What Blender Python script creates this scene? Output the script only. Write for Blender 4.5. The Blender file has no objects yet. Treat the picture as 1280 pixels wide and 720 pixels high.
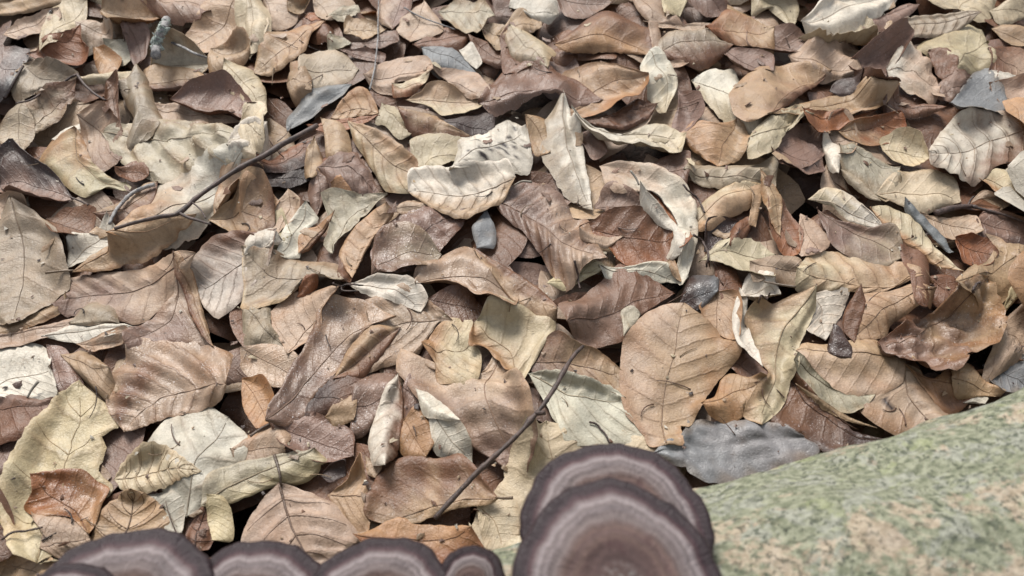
import bpy, math, random
import numpy as np
from mathutils import Vector

# ------------------------------------------------------------------ camera, sky, sun, exposure
SC = bpy.context.scene
COL = SC.collection
PITCH = math.radians(55.0)
CAM = np.array([0.0, 0.0, 0.42])
cam_data = bpy.data.cameras.new('camera')
cam = bpy.data.objects.new('camera', cam_data)
COL.objects.link(cam)
cam.location = CAM
cam.rotation_euler = (math.pi / 2 - PITCH, 0, 0)
cam_data.sensor_width = 36.0
cam_data.lens = 28.0
cam_data.clip_start = 0.01
cam_data.clip_end = 60.0
cam_data.dof.use_dof = True
cam_data.dof.focus_distance = 0.50
cam_data.dof.aperture_fstop = 11.0
SC.camera = cam

SUN_EL, SUN_AZ = math.radians(47), math.radians(-22)      # azimuth measured from +Y (away from the camera) to +X
world = bpy.data.worlds.new('World')
SC.world = world
world.use_nodes = True
wn = world.node_tree.nodes
wl = world.node_tree.links
sky = wn.new('ShaderNodeTexSky')
sky.sky_type = 'NISHITA'
sky.sun_disc = False
sky.sun_elevation = SUN_EL
sky.sun_rotation = SUN_AZ
hs = wn.new('ShaderNodeHueSaturation')                    # a woodland sky under thin cloud: nearly grey
hs.inputs['Saturation'].default_value = 0.24
wl.new(sky.outputs[0], hs.inputs['Color'])
wl.new(hs.outputs[0], wn['Background'].inputs['Color'])
wn['Background'].inputs['Strength'].default_value = 0.082

sun_data = bpy.data.lights.new('sun', 'SUN')
sun_data.energy = 2.0
sun_data.angle = math.radians(24)
sun_data.color = (1.0, 0.955, 0.89)
sun = bpy.data.objects.new('sun', sun_data)
COL.objects.link(sun)
sdir = Vector((math.sin(SUN_AZ) * math.cos(SUN_EL), math.cos(SUN_AZ) * math.cos(SUN_EL), math.sin(SUN_EL)))
sun.rotation_euler = sdir.to_track_quat('Z', 'Y').to_euler()
sun.location = sdir * 5

SC.view_settings.view_transform = 'Standard'
SC.view_settings.look = 'None'
SC.view_settings.exposure = 1.50
SC.view_settings.gamma = 1.0
SC.view_settings.use_curve_mapping = False

# ------------------------------------------------------------------ geometry helpers
F_PX = 28.0 / 36.0 * 1280.0
FWD = np.array([0, math.cos(PITCH), -math.sin(PITCH)])
UP = np.array([0, math.sin(PITCH), math.cos(PITCH)])
RIGHT = np.array([1.0, 0, 0])
TX = [0, 310, 630, 950]
TY = [0, 170, 350, 530]


def ray(px):
    px = np.asarray(px, float)
    dx = (px[..., 0:1] - 640) / F_PX
    dy = (360 - px[..., 1:2]) / F_PX
    return RIGHT * dx + UP * dy + FWD


def ground_at(px, z):
    r = ray(px)
    s = (np.asarray(z) - CAM[2]) / r[..., 2]
    return CAM + r * s[..., None]


def on_plane(px, p0, n):
    r = ray(px)
    s = ((p0 - CAM) @ n) / (r @ n)
    return CAM + r * s[..., None]


def to_px(tile, s):
    """points read off the enlarged survey tiles, in photograph pixels"""
    x0, y0 = TX[int(tile[0])], TY[int(tile[1])]
    return [(x0 + float(a) * 0.2638, y0 + float(b) * 0.2638) for a, b in (p.split(',') for p in s.split())]


def mesh_from(name, V, faces, smooth=True, mats=None):
    me = bpy.data.meshes.new(name)
    V = np.asarray(V, np.float32)
    faces = np.asarray(faces, np.int32)
    k = faces.shape[1]
    me.vertices.add(len(V))
    me.vertices.foreach_set('co', V.ravel())
    me.loops.add(faces.size)
    me.loops.foreach_set('vertex_index', faces.ravel())
    me.polygons.add(len(faces))
    me.polygons.foreach_set('loop_start', np.arange(0, faces.size, k, dtype=np.int32))
    if smooth:
        me.polygons.foreach_set('use_smooth', np.ones(len(faces), bool))
    me.update(calc_edges=True)
    if mats:
        me.materials.append(mats)
    return me


def attr(me, name, kind, data):
    a = me.attributes.new(name, kind, 'POINT')
    key = 'color' if kind == 'FLOAT_COLOR' else ('vector' if kind == 'FLOAT_VECTOR' else 'value')
    a.data.foreach_set(key, np.asarray(data, np.float32).ravel())


def link(name, me, parent=None, loc=None):
    o = bpy.data.objects.new(name, me)
    COL.objects.link(o)
    if loc is not None:
        o.location = loc
    if parent is not None:
        o.parent = parent
    return o


def tag(o, label=None, cat=None, group=None, kind=None):
    if label: o['label'] = label
    if cat: o['category'] = cat
    if group: o['group'] = group
    if kind: o['kind'] = kind
    return o


def grid_faces(nr, nc, wrap=False, off=0):
    i = np.arange(nr - 1)[:, None]
    j = np.arange(nc if wrap else nc - 1)[None, :]
    a = i * nc + j
    b = i * nc + (j + 1) % nc
    return (np.stack([a, b, b + nc, a + nc], -1).reshape(-1, 4) + off).astype(np.int32)


def tube(path, radii, sides=8, rough=0.0, rng=None):
    """rings round a polyline; the ends close to a point"""
    P = np.asarray(path, float)
    n = len(P)
    T = np.gradient(P, axis=0)
    T /= np.linalg.norm(T, axis=1)[:, None] + 1e-12
    ref = np.array([0, 0, 1.0])
    B = np.cross(T, ref)
    B /= np.linalg.norm(B, axis=1)[:, None] + 1e-12
    N = np.cross(B, T)
    ang = np.linspace(0, 2 * np.pi, sides, endpoint=False)
    R = np.asarray(radii)[:, None] * np.ones((1, sides))
    if rough and rng is not None:
        R = R * (1 + rough * rng.normal(size=R.shape))
    V = P[:, None, :] + R[..., None] * (np.cos(ang)[None, :, None] * B[:, None] + np.sin(ang)[None, :, None] * N[:, None])
    V = np.concatenate([np.repeat(P[:1], sides, 0)[None], V, np.repeat(P[-1:], sides, 0)[None]], 0)
    return V.reshape(-1, 3), grid_faces(n + 2, sides, True)


def catmull(pts, n, ang=0.0):
    P = np.asarray(pts, float)
    if len(P) == 2:
        t = np.linspace(0, 1, n)[:, None]
        return P[0] * (1 - t) + P[1] * t
    E = np.vstack([2 * P[0] - P[1], P, 2 * P[-1] - P[-2]])
    out = []
    for i in range(1, len(E) - 2):
        p0, p1, p2, p3 = E[i - 1:i + 3]
        t = np.linspace(0, 1, 12, endpoint=False)[:, None]
        cm = (0.5 * (2 * p1 + (p2 - p0) * t + (2 * p0 - 5 * p1 + 4 * p2 - p3) * t ** 2 + (3 * p1 - p0 - 3 * p2 + p3) * t ** 3))
        out.append(cm * (1 - ang) + (p1 + (p2 - p1) * t) * ang)
    C = np.vstack(out + [P[-1:]])
    d = np.r_[0, np.cumsum(np.linalg.norm(np.diff(C, axis=0), axis=1))]
    s = np.linspace(0, d[-1], n)
    return np.stack([np.interp(s, d, C[:, k]) for k in range(C.shape[1])], 1)


def lin(c):
    c = np.asarray(c, float) / 255.0
    return np.where(c <= 0.04045, c / 12.92, ((c + 0.055) / 1.055) ** 2.4)


def waves(rng, X, Y, scale, n=6):
    """smooth random relief: a few plane waves of about the given length"""
    out = np.zeros_like(X)
    for _ in range(n):
        a = rng.uniform(0, 2 * np.pi)
        k = 2 * np.pi / (scale * rng.uniform(0.7, 1.6))
        out += np.sin(k * (X * np.cos(a) + Y * np.sin(a)) + rng.uniform(0, 6.28))
    return out / math.sqrt(n)


def sstep(a, b, x):
    t = np.clip((x - a) / (b - a), 0, 1)
    return t * t * (3 - 2 * t)


# ------------------------------------------------------------------ materials
def new_mat(name):
    m = bpy.data.materials.new(name)
    m.use_nodes = True
    nt = m.node_tree
    return m, nt, nt.nodes, nt.links, nt.nodes['Principled BSDF'], nt.nodes['Material Output']


def nd(nodes, kind, **kw):
    n = nodes.new(kind)
    for k, v in kw.items():
        if k in n.inputs:
            n.inputs[k].default_value = v
        else:
            setattr(n, k, v)
    return n


def math_n(nt, op, a, b=None, c=None):
    n = nt.nodes.new('ShaderNodeMath')
    n.operation = op
    for i, x in enumerate((a, b, c)):
        if x is None: continue
        if isinstance(x, (int, float)):
            n.inputs[i].default_value = x
        else:
            nt.links.new(x, n.inputs[i])
    return n.outputs[0]


def mixc(nt, fac, a, b, mode='MIX'):
    n = nt.nodes.new('ShaderNodeMix')
    n.data_type = 'RGBA'
    n.blend_type = mode
    for sock, x in ((n.inputs[0], fac), (n.inputs[6], a), (n.inputs[7], b)):
        if isinstance(x, (int, float)):
            sock.default_value = x
        elif isinstance(x, (tuple, list, np.ndarray)):
            sock.default_value = (*[float(q) for q in x][:3], 1)
        else:
            nt.links.new(x, sock)
    return n.outputs[2]


def maprange(nt, x, a, b, c=0.0, d=1.0, smooth=True):
    n = nt.nodes.new('ShaderNodeMapRange')
    n.interpolation_type = 'SMOOTHSTEP' if smooth else 'LINEAR'
    nt.links.new(x, n.inputs[0])
    for i, v in enumerate((a, b, c, d)):
        n.inputs[i + 1].default_value = v
    return n.outputs[0]


def noise(nt, vec, scale, detail=3.0, rough=0.55, dist=0.0):
    n = nt.nodes.new('ShaderNodeTexNoise')
    nt.links.new(vec, n.inputs['Vector'])
    n.inputs['Scale'].default_value = scale
    n.inputs['Detail'].default_value = detail
    n.inputs['Roughness'].default_value = rough
    n.inputs['Distortion'].default_value = dist
    return n.outputs[0]


def bump(nt, h, strength, dist, prev=None):
    n = nt.nodes.new('ShaderNodeBump')
    n.inputs['Strength'].default_value = strength
    n.inputs['Distance'].default_value = dist
    nt.links.new(h, n.inputs['Height'])
    if prev is not None:
        nt.links.new(prev, n.inputs['Normal'])
    return n.outputs[0]


def leaf_material():
    m, nt, N, L, bs, out = new_mat('dry_leaf')
    A = lambda name: nd(N, 'ShaderNodeAttribute', attribute_name=name)
    col, lv, prm = A('col'), A('lv'), A('prm')
    tc = N.new('ShaderNodeTexCoord')
    oi = N.new('ShaderNodeObjectInfo')
    off = nd(N, 'ShaderNodeVectorMath', operation='SCALE')
    off.inputs[0].default_value = (13.7, 7.3, 3.1)
    L.new(oi.outputs['Random'], off.inputs['Scale'])
    ad = nd(N, 'ShaderNodeVectorMath', operation='ADD')
    L.new(tc.outputs['Object'], ad.inputs[0]); L.new(off.outputs[0], ad.inputs[1])
    P = ad.outputs[0]
    s3 = nd(N, 'ShaderNodeSeparateXYZ'); L.new(lv.outputs['Vector'], s3.inputs[0])
    p3 = nd(N, 'ShaderNodeSeparateXYZ'); L.new(prm.outputs['Vector'], p3.inputs[0])
    vs, wet, mot = p3.outputs
    # side veins: thin lines where the vein coordinate passes a whole number
    wob = noise(nt, P, 160, 2)
    sv = math_n(nt, 'ADD', s3.outputs[2], math_n(nt, 'MULTIPLY', wob, 0.25))
    fr = math_n(nt, 'ABSOLUTE', math_n(nt, 'SUBTRACT', math_n(nt, 'FRACT', sv), 0.5))
    line = maprange(nt, fr, 0.40, 0.49)
    edge_f = maprange(nt, math_n(nt, 'ABSOLUTE', s3.outputs[0]), 0.75, 1.0, 1.0, 0.35)
    line = math_n(nt, 'MULTIPLY', line, edge_f)
    # pigment: blotches, fine grain, small dark and pale specks; glisten of wet blades painted in too
    n1 = noise(nt, P, 55, 5, 0.6)
    n2 = noise(nt, P, 230, 4, 0.65)
    n3 = noise(nt, P, 900, 3, 0.6)
    val = math_n(nt, 'ADD', math_n(nt, 'MULTIPLY', math_n(nt, 'SUBTRACT', n1, 0.5), 1.15),
                 math_n(nt, 'MULTIPLY', math_n(nt, 'SUBTRACT', n2, 0.5), 0.85))
    val = math_n(nt, 'ADD', val, math_n(nt, 'MULTIPLY', math_n(nt, 'SUBTRACT', n3, 0.5), 0.45))
    val = math_n(nt, 'MULTIPLY', val, mot)
    val = math_n(nt, 'MAXIMUM', math_n(nt, 'ADD', val, 1.0), 0.25)
    grey = nd(N, 'ShaderNodeCombineXYZ')
    for i in range(3): L.new(val, grey.inputs[i])
    c = mixc(nt, 1.0, col.outputs['Color'], grey.outputs[0], 'MULTIPLY')
    brown = maprange(nt, noise(nt, P, 85, 4, 0.7), 0.56, 0.78)
    c = mixc(nt, math_n(nt, 'MULTIPLY', brown, 0.42), c, mixc(nt, 1.0, c, (0.62, 0.45, 0.34), 'MULTIPLY'))
    c = mixc(nt, math_n(nt, 'MULTIPLY', math_n(nt, 'MULTIPLY', line, vs), math_n(nt, 'MULTIPLY', n1, 0.75)), c, mixc(nt, 1.0, c, (0.42, 0.33, 0.28), 'MULTIPLY'))
    vo = nd(N, 'ShaderNodeTexVoronoi', feature='DISTANCE_TO_EDGE', Scale=480.0)
    L.new(P, vo.inputs['Vector'])
    net = maprange(nt, vo.outputs['Distance'], 0.0, 0.10, 1.0, 0.0)
    c = mixc(nt, math_n(nt, 'MULTIPLY', net, 0.10), c, mixc(nt, 1.0, c, (0.55, 0.46, 0.4), 'MULTIPLY'))
    speck = maprange(nt, noise(nt, P, 330, 2, 0.5), 0.735, 0.78)
    c = mixc(nt, math_n(nt, 'MULTIPLY', speck, 0.6), c, (0.03, 0.022, 0.018))
    pale = maprange(nt, noise(nt, P, 700, 3, 0.6), 0.62, 0.74)
    pale = math_n(nt, 'MULTIPLY', pale, math_n(nt, 'ADD', math_n(nt, 'MULTIPLY', wet, 0.30), 0.08))  # pale specks, stronger on wet blades to paint in their glisten
    c = mixc(nt, pale, c, (0.50, 0.47, 0.45))
    dew_glint = maprange(nt, noise(nt, P, 1150, 2, 0.5), 0.64, 0.70)  # white dots paint the sparkle of fine droplets into the colour
    dew_glint = math_n(nt, 'MULTIPLY', math_n(nt, 'MULTIPLY', dew_glint, maprange(nt, noise(nt, P, 75, 3, 0.6), 0.46, 0.62)), math_n(nt, 'MULTIPLY', wet, 0.9))
    c = mixc(nt, math_n(nt, 'MINIMUM', dew_glint, 0.8), c, (0.62, 0.61, 0.62))
    L.new(c, bs.inputs['Base Color'])
    rg = math_n(nt, 'SUBTRACT', 0.55, math_n(nt, 'MULTIPLY', wet, 0.24))
    rg = math_n(nt, 'ADD', rg, math_n(nt, 'MULTIPLY', math_n(nt, 'SUBTRACT', n2, 0.5), 0.35))
    L.new(rg, bs.inputs['Roughness'])
    bs.inputs['Specular IOR Level'].default_value = 0.5
    h = math_n(nt, 'ADD', math_n(nt, 'MULTIPLY', n2, 1.1), math_n(nt, 'MULTIPLY', n3, 0.5))
    b1 = bump(nt, h, 0.55, 0.0010)
    b2 = bump(nt, math_n(nt, 'ADD', math_n(nt, 'MULTIPLY', line, math_n(nt, 'ADD', vs, 0.4)), math_n(nt, 'MULTIPLY', net, 0.25)), 0.5, 0.0005, b1)
    L.new(b2, bs.inputs['Normal'])
    tr = nd(N, 'ShaderNodeBsdfTranslucent')
    L.new(mixc(nt, 1.0, c, (1.0, 0.80, 0.55), 'MULTIPLY'), tr.inputs['Color'])
    mx = nd(N, 'ShaderNodeMixShader'); mx.inputs[0].default_value = 0.18
    L.new(bs.outputs[0], mx.inputs[1]); L.new(tr.outputs[0], mx.inputs[2])
    L.new(mx.outputs[0], out.inputs['Surface'])
    return m


def plain_mat(name, c1, c2, scale=120, rough=0.7, bstr=0.5, bdist=0.001, spec=0.4, stretch=None):
    m, nt, N, L, bs, out = new_mat(name)
    tc = N.new('ShaderNodeTexCoord')
    P = tc.outputs['Object']
    if stretch:
        mp = nd(N, 'ShaderNodeMapping'); mp.inputs['Scale'].default_value = stretch
        L.new(P, mp.inputs[0]); P = mp.outputs[0]
    a = noise(nt, P, scale, 5, 0.65)
    b = noise(nt, P, scale * 5, 4, 0.6)
    f = math_n(nt, 'ADD', math_n(nt, 'MULTIPLY', a, 0.65), math_n(nt, 'MULTIPLY', b, 0.35))
    L.new(mixc(nt, maprange(nt, f, 0.36, 0.64), lin(c1), lin(c2)), bs.inputs['Base Color'])
    bs.inputs['Roughness'].default_value = rough
    bs.inputs['Specular IOR Level'].default_value = spec
    L.new(bump(nt, f, bstr, bdist), bs.inputs['Normal'])
    return m


MAT_LEAF = leaf_material()
MAT_TWIG = plain_mat('twig_bark', (78, 62, 56), (36, 29, 27), 260, 0.6, 0.7, 0.0008)
MAT_TWIG_GREY = plain_mat('weathered_twig_bark', (142, 140, 138), (78, 76, 78), 300, 0.75, 0.8, 0.001)
MAT_LICHEN = plain_mat('lichen_crust', (172, 180, 172), (96, 104, 100), 330, 0.9, 1.0, 0.0015)
MAT_SOIL = plain_mat('dark_leaf_mould', (62, 46, 38), (26, 19, 16), 70, 0.85, 1.0, 0.006)
MAT_HUSK = plain_mat('dark_husk', (74, 58, 52), (34, 27, 25), 240, 0.42, 0.8, 0.0012)

# ------------------------------------------------------------------ the leaves, surveyed one by one
# (survey tile, layer, colour, base + one edge | tip + other edge, label, shape options)
D = dict
LEAVES = [
# --- top left
('00',4,'T','-150,112 -60,-40 100,-110|420,-20 300,22 150,72 0,112','long tan leaf in the top left corner with a dark shadowed lower edge',D(k=-.5,tl=(.1,.25))),
('00',3,'K','45,195 120,120 200,80|272,52 270,105 190,160 100,202','narrow pinkish grey leaf lying just below the corner leaf at top left',D(k=.3)),
('00',4,'C','195,205 230,120 320,50|430,45 400,110 340,155 270,195','small cream leaf behind the raised point of the rust orange leaf',D(k=.3)),
('00',5,'K','370,110 440,105 540,160|570,212 480,212 390,190','pinkish brown leaf lying just right of the rust orange leaf',D(tl=(-.3,.1))),
('00',4,'T','480,30 540,-40 690,-40|740,70 690,135 600,172 530,120','tan folded leaf hanging above the mauve strip near the lichen stub',D(f=.5,c2=('O','tip'))),
('00',5,'K','690,60 720,-40 970,-60|978,50 930,85 830,105 750,80','pale rosy leaf at the top edge beside the lichen crusted stub',D(k=-.35,c2=('B','right'))),
('00',6,'M','605,152 655,135 705,150|672,318 635,300 608,225','mauve brown leaf strip hanging left of the lichen crusted stub',D(k=-.5)),
('00',5,'T','1140,-50 1000,-40 950,90 870,200|900,235 960,255 1060,210 1160,160 1190,50','large tan leaf with jagged lobes below the top edge, right of the stub',D(v=.6,tl=(0,.2))),
('00',6,'C','1190,0 1265,50 1260,160|1180,230 1165,140','pale leaf edge beside the jagged tan leaf near the top',D(k=-.3)),
('00',6,'T','1010,240 1100,205 1170,180|1185,225 1100,335 1010,392 985,340','short tan leaf under the jagged tan leaf, its tip pointing down left',D(f=.4)),
('00',6,'C','1070,310 1180,325 1255,420|1260,530 1200,565 1130,450 1065,400','pale straw leaf hanging over the dark end of the curled mauve leaf',D(k=-.4)),
('00',7,'T','690,430 690,335 830,312 930,338|980,385 860,432 770,445','brown half rolled leaf lying like a tube above the curled mauve leaf',D(k=-1.0,c2=('B','right'),v=.3)),
('00',6,'C','380,368 480,352 640,343|685,390 560,392 430,388','pale stick-like rolled leaf pointing left from the brown tube-like leaf',D(k=-1.3,rib=0)),
('00',4,'B','510,400 575,398 565,520|582,655 530,620 500,510','dark brown leaf strip standing beside the twisted pale leaf',D(k=.5)),
('00',3,'M','-80,230 60,233 132,252|110,330 30,465 -60,500','purplish grey leaf at the left edge near the top',D(w=.5,c2=('U','tip'))),
('00',4,'G','120,305 240,308 365,362|330,392 200,440 100,495 80,400','grey tan leaf below the rust orange leaf, crossed by a thin twig',D(k=.2)),
('00',5,'G','150,660 145,520 250,430|345,400 330,490 300,560 210,640','crumpled grey leaf with torn holes at upper left, under the thin forked twig',D(cr=1,c2=('B','tip'))),
('00',5,'G','105,485 145,560 148,650|108,718 40,690 -10,650 20,590 60,520','grey tan leaf with a straight midrib near the left edge',D(v=.5)),
('00',5,'K','390,560 440,520 490,500 550,580|570,660 580,760 480,860 410,700','pinkish tan leaf with a dark wet patch beside the ochre leaf',D(c2=('B','tip'))),
('00',3,'K','720,500 800,488 900,520 1040,555|1115,592 900,600 760,585','tan leaf under the tip of the curled mauve leaf at upper left',D()),
('00',3,'O','450,225 500,238 572,300|540,350 480,348 455,290','small orange tan leaf between the rust orange leaf and the lichen stub',D(tl=(-.3,0))),
('00',2,'E','510,205 570,190 622,210|630,300 570,315 520,280','pale greyish leaf scrap left of the hanging mauve strip',D()),
('00',2,'E','730,310 780,230 880,235|985,300 940,345 830,325','grey green leaf behind the lichen stub above the tube-like brown leaf',D()),
('00',7,'M','830,492 900,450 1075,428 1180,510|1243,578 1130,582 950,540 860,512','mauve brown leaf curled lengthwise into a boat, in the upper left',D(k=1.1,c2=('B','right'),w=.5,rib=0)),
('00',8,'R','135,265 240,200 310,160|372,108 400,200 460,268 445,340 360,352 240,318','rust orange leaf with one raised pointed corner at upper left',D(k=.35,er=.3,tl=(0,.45),w=.2,nv=6)),
('01',5,'E','590,60 700,-20 850,-60 1000,-60|1110,-10 1150,60 1100,125 930,180 760,215 620,160','large pale leaf with dark veins, upper left above the forked twig',D(v=.9,cr=1,k=-.2,nv=5)),
('00',7,'G','655,335 700,380 735,500 790,590|720,650 600,690 640,560 600,480 590,400','twisted grey tan leaf standing up on the large pale leaf with dark veins',D(k=-.9,rib=0)),
('00',6,'P','1090,700 1130,610 1200,580|1260,600 1260,690 1180,725','white torn scrap of leaf at the right end of the large veined leaf',D(cr=1)),
('00',3,'P','255,650 320,605 385,590|390,605 330,640 280,662','thin pale sliver of leaf below the crumpled grey leaf',D(rib=0)),
# --- top centre-left
('10',5,'C','30,-20 88,70 90,150|0,235 -45,150 -30,30','pale cream leaf left of the corrugated tan leaf near the top',D(k=-.3,v=.4)),
('10',5,'K','60,-40 185,-10 203,90|110,175 92,120 85,40','pinkish tan leaf between the cream leaf and the corrugated tan leaf',D(k=-.3)),
('10',4,'B','270,120 320,100 385,118|390,180 330,185 280,175','brown leaf tucked behind the upper end of the corrugated tan leaf',D()),
('10',6,'T','350,122 290,120 200,125 110,170 60,250|40,350 120,352 250,285 290,205','corrugated tan leaf slanting down left, in the upper left centre',D(k=-.55,v=.9,c2=('O','base'),nv=6)),
('10',5,'T','190,10 250,25 295,12|260,52 225,55 195,40','small brown curl of leaf at the top edge above the corrugated tan leaf',D(k=.6)),
('10',4,'R','275,80 310,55 345,80|350,100 310,105','small rust scrap of leaf beside the pale mauve leaf at the top edge',D()),
('10',4,'K','320,10 440,-30 475,15|385,112 330,75','pale mauve leaf at the top edge left of the lichen grey scraps',D(k=-.2)),
('10',6,'E','385,100 430,40 510,25|525,60 450,105','grey green leaf scrap at the top, above the crumpled tan curl',D(cr=1)),
('10',6,'T','462,160 470,98 530,95 600,118|645,145 560,192 500,162','crumpled tan curl of leaf beside the thin upright stem at the top',D(cr=1,k=.5)),
('10',5,'E','385,245 390,190 440,178|485,210 440,240','small pale green scrap of leaf above the round grey leaf',D()),
('10',4,'M','560,215 620,150 690,140|710,200 620,245','mauve brown leaf below the crumpled tan curl',D()),
('10',3,'M','450,240 560,238 640,270|630,305 520,275','thin mauve leaf edge right of the round grey leaf',D()),
('10',6,'M','690,152 640,120 615,70 650,-60|760,-40 765,50 730,100','smooth mauve brown leaf hanging from the top edge, pointing down',D(k=-.4,c2=('K','left'))),
('10',7,'K','832,10 890,80 915,140 860,185|770,212 712,170 735,100 790,40','rounded pinkish leaf with a pale stem across it, near the top centre',D(k=-.25,v=.2)),
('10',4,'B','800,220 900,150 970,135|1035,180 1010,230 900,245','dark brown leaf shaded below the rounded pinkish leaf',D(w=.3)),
('10',7,'E','915,62 1000,12 1110,30|1158,72 1105,140 1050,168 960,125','pale grey green leaf curling at its rim near the top centre',D(cr=1,k=.4)),
('10',4,'M','1160,-20 1220,-20 1260,10|1260,90 1180,80','mauve grey leaf at the top edge just right of the pale green one',D()),
('10',6,'G','250,340 260,265 350,233 450,258|515,340 480,392 400,412 300,425','round flat grey leaf with a small dark hole, above the blue grey bark flake',D(k=-.2,v=.1)),
('10',6,'T','190,400 205,325 250,308 290,370|305,425 230,495 195,480','small crinkled tan leaf left of the round grey leaf',D(cr=1)),
('10',7,'U','492,395 455,465 370,525 300,585|195,655 190,575 280,460 360,395','blue grey bark flake at the thick upper end of the forked twig',D(k=-.3,w=.3,rib=0,nm='bark_flake',cat='bark flake',v=0)),
('10',8,'T','620,545 540,548 450,568|395,560 440,490 500,425 560,428 600,490','small fan of corrugated orange tan leaf right of the blue grey bark flake',D(v=.9,k=-.4,c2=('O','right'),nv=5)),
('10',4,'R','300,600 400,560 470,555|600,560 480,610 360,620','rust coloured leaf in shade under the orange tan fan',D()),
('10',7,'C','640,500 700,508 745,580|775,640 720,655 660,592 615,570','cream leaf folded like a knuckle below the tan leaves at top centre',D(f=-.8,cr=1)),
('10',5,'K','585,390 650,300 770,262 840,290|865,360 700,382 690,440 620,435','broad pinkish leaf behind the grey green patch, upper centre',D()),
('10',6,'C','690,402 790,378 865,362|830,412 760,442 692,447','cream leaf edge with an orange rim, upper centre',D(c2=('R','right'),k=-.4)),
('10',6,'U','835,245 950,232 1000,250|1072,340 960,347 870,352','grey blue leaf patch with toothed edges in the upper centre',D(w=.1)),
('10',7,'P','1005,235 1060,202 1105,290|1080,328 1030,292','small white leaf scrap right of the grey blue toothed patch',D(k=.4)),
('10',7,'K','870,366 960,348 1070,343 1140,420|1100,463 1030,455 950,392','pinkish leaf lying across the upper part of the large plain tan leaf',D()),
('10',6,'T','770,485 830,440 900,393 1030,448|1115,462 1080,522 940,562 870,512','large plain tan leaf in the upper centre left of the big mauve leaf',D(c2=('C','right'))),
('10',7,'T','720,522 820,513 900,538 950,608|1042,652 900,658 800,632 750,582','tube-like brown leaf below the large plain tan leaf',D(k=-1.0,c2=('B','right'),v=.4,rib=0)),
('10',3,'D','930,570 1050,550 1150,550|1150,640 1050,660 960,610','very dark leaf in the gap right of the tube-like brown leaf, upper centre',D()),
('10',4,'B','1060,188 1150,200 1251,290|1260,315 1170,310 1090,270','brown leaf shaded beside the white scrap, upper centre',D()),
('10',5,'T','1110,150 1170,128 1260,165|1260,210 1180,237 1145,200','small tan leaf above the big mauve leaf, upper centre',D(k=.2)),
# --- top centre-right
('20',5,'P','40,50 60,-30 220,-40|245,60 200,108 120,82','pale whitish leaf at the top edge left of the big orange tan leaf',D(k=-.3)),
('20',5,'M','255,0 300,72 385,77|495,8 400,-50 300,-50','mauve leaf at the top edge behind the big orange tan leaf',D()),
('20',8,'O','243,215 300,262 370,270 500,262 600,275|690,275 695,200 685,130 600,68 500,8 400,62 310,150','big orange tan leaf with a rolled lower rim, top centre right',D(k=-.35,el=-.45,c2=('B','right'),nv=6,v=.2,tl=(0,.3))),
('20',6,'G','40,158 130,158 212,200|200,312 120,312 10,300 -10,220','grey leaf with a dark slanting midrib, between the two mauve leaves',D(v=.7,c2=('C','left'))),
('20',5,'B','-10,200 40,165 130,310|60,335 0,330','brown leaf half under the grey leaf with the dark slanting midrib',D()),
('20',4,'T','-20,160 60,80 160,95|170,150 60,175','tan leaf behind the grey leaf with the dark slanting midrib',D()),
('20',7,'M','-98,500 -60,430 0,360 120,312 260,342 350,388|435,447 310,492 240,463 150,482 60,522 -30,545','big smooth mauve leaf with a curled under edge, upper centre',D(k=-.45,w=.6,c2=('B','left'),er=-.4,nv=6)),
('20',6,'T','315,572 300,530 420,465 320,390 290,340 410,288 540,330|665,365 660,422 600,482 500,532 400,562','orange tan leaf with a pale nick, right of the big mauve leaf',D(c2=('O','right'),k=.3,er=.35,w=.3)),
('20',8,'P','690,240 730,228 790,320 812,430|782,565 750,560 700,480 665,395 658,300','white curved leaf standing on edge right of the big orange tan leaf',D(k=-.6,c2=('C','tip'),v=.3)),
('20',6,'K','685,110 725,108 745,190|715,240 690,235 685,170','pale pinkish leaf strip above the white curved leaf',D(k=-.5,rib=0)),
('20',7,'G','735,260 745,190 800,152 900,160 1000,185|1075,205 1020,262 945,312 850,292','greyish tan leaf rolled into a broad tube with a toothed edge, top right centre',D(k=-.85,c2=('B','right'),v=.6,nv=8)),
('20',5,'K','770,290 830,290 885,288|840,318 780,325','pink edge of a leaf showing under the broad grey tan tube',D()),
('20',5,'K','685,100 800,138 910,105|965,118 940,168 800,152','pinkish leaf strip above the broad grey tan tube',D(k=-.2)),
('20',6,'T','958,172 1000,98 1060,35 1150,60|1260,150 1260,255 1130,212 1060,192','tan leaf with a rust coloured end, above the broad grey tan tube',D(c2=('R','base'),k=-.4)),
('20',4,'K','600,-30 740,-10 825,85|700,102 640,50','pinkish leaf at the top edge right of the big orange tan leaf',D()),
('20',5,'Y','750,-20 820,-30 865,10|830,68 770,50','olive cream leaf at the top edge, right centre',D(k=-.4)),
('20',4,'M','865,0 950,-40 1045,-10|1030,70 950,75','mauve leaf at the top edge beside the olive cream leaf',D()),
('20',5,'M','1050,240 1150,235 1260,260|1260,345 1160,350 1080,320','pinkish mauve leaf beside the right end of the broad grey tan tube',D()),
('20',7,'P','900,430 980,348 1060,362 1140,432|1232,540 1195,608 1090,572 1010,522','creamy white leaf pointing down right, upper right centre',D(k=-.3,c2=('C','right'),v=.2)),
('20',6,'M','830,430 900,478 912,570|820,665 798,600 830,500','grey mauve leaf curving down beside the white curved leaf',D(k=.3)),
('20',8,'T','1100,555 1140,590 1162,680 1100,760|1010,808 950,772 880,722 828,660 900,588 1000,598','tan brown leaf with a downward point in the upper right centre',D(k=-.35,c2=('O','right'),v=.4)),
('20',4,'B','390,572 520,540 620,470|705,500 660,572 570,622 470,602','brown wrinkled leaf under the pale slanting leaf, upper centre',D(cr=1,v=.7)),
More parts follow.
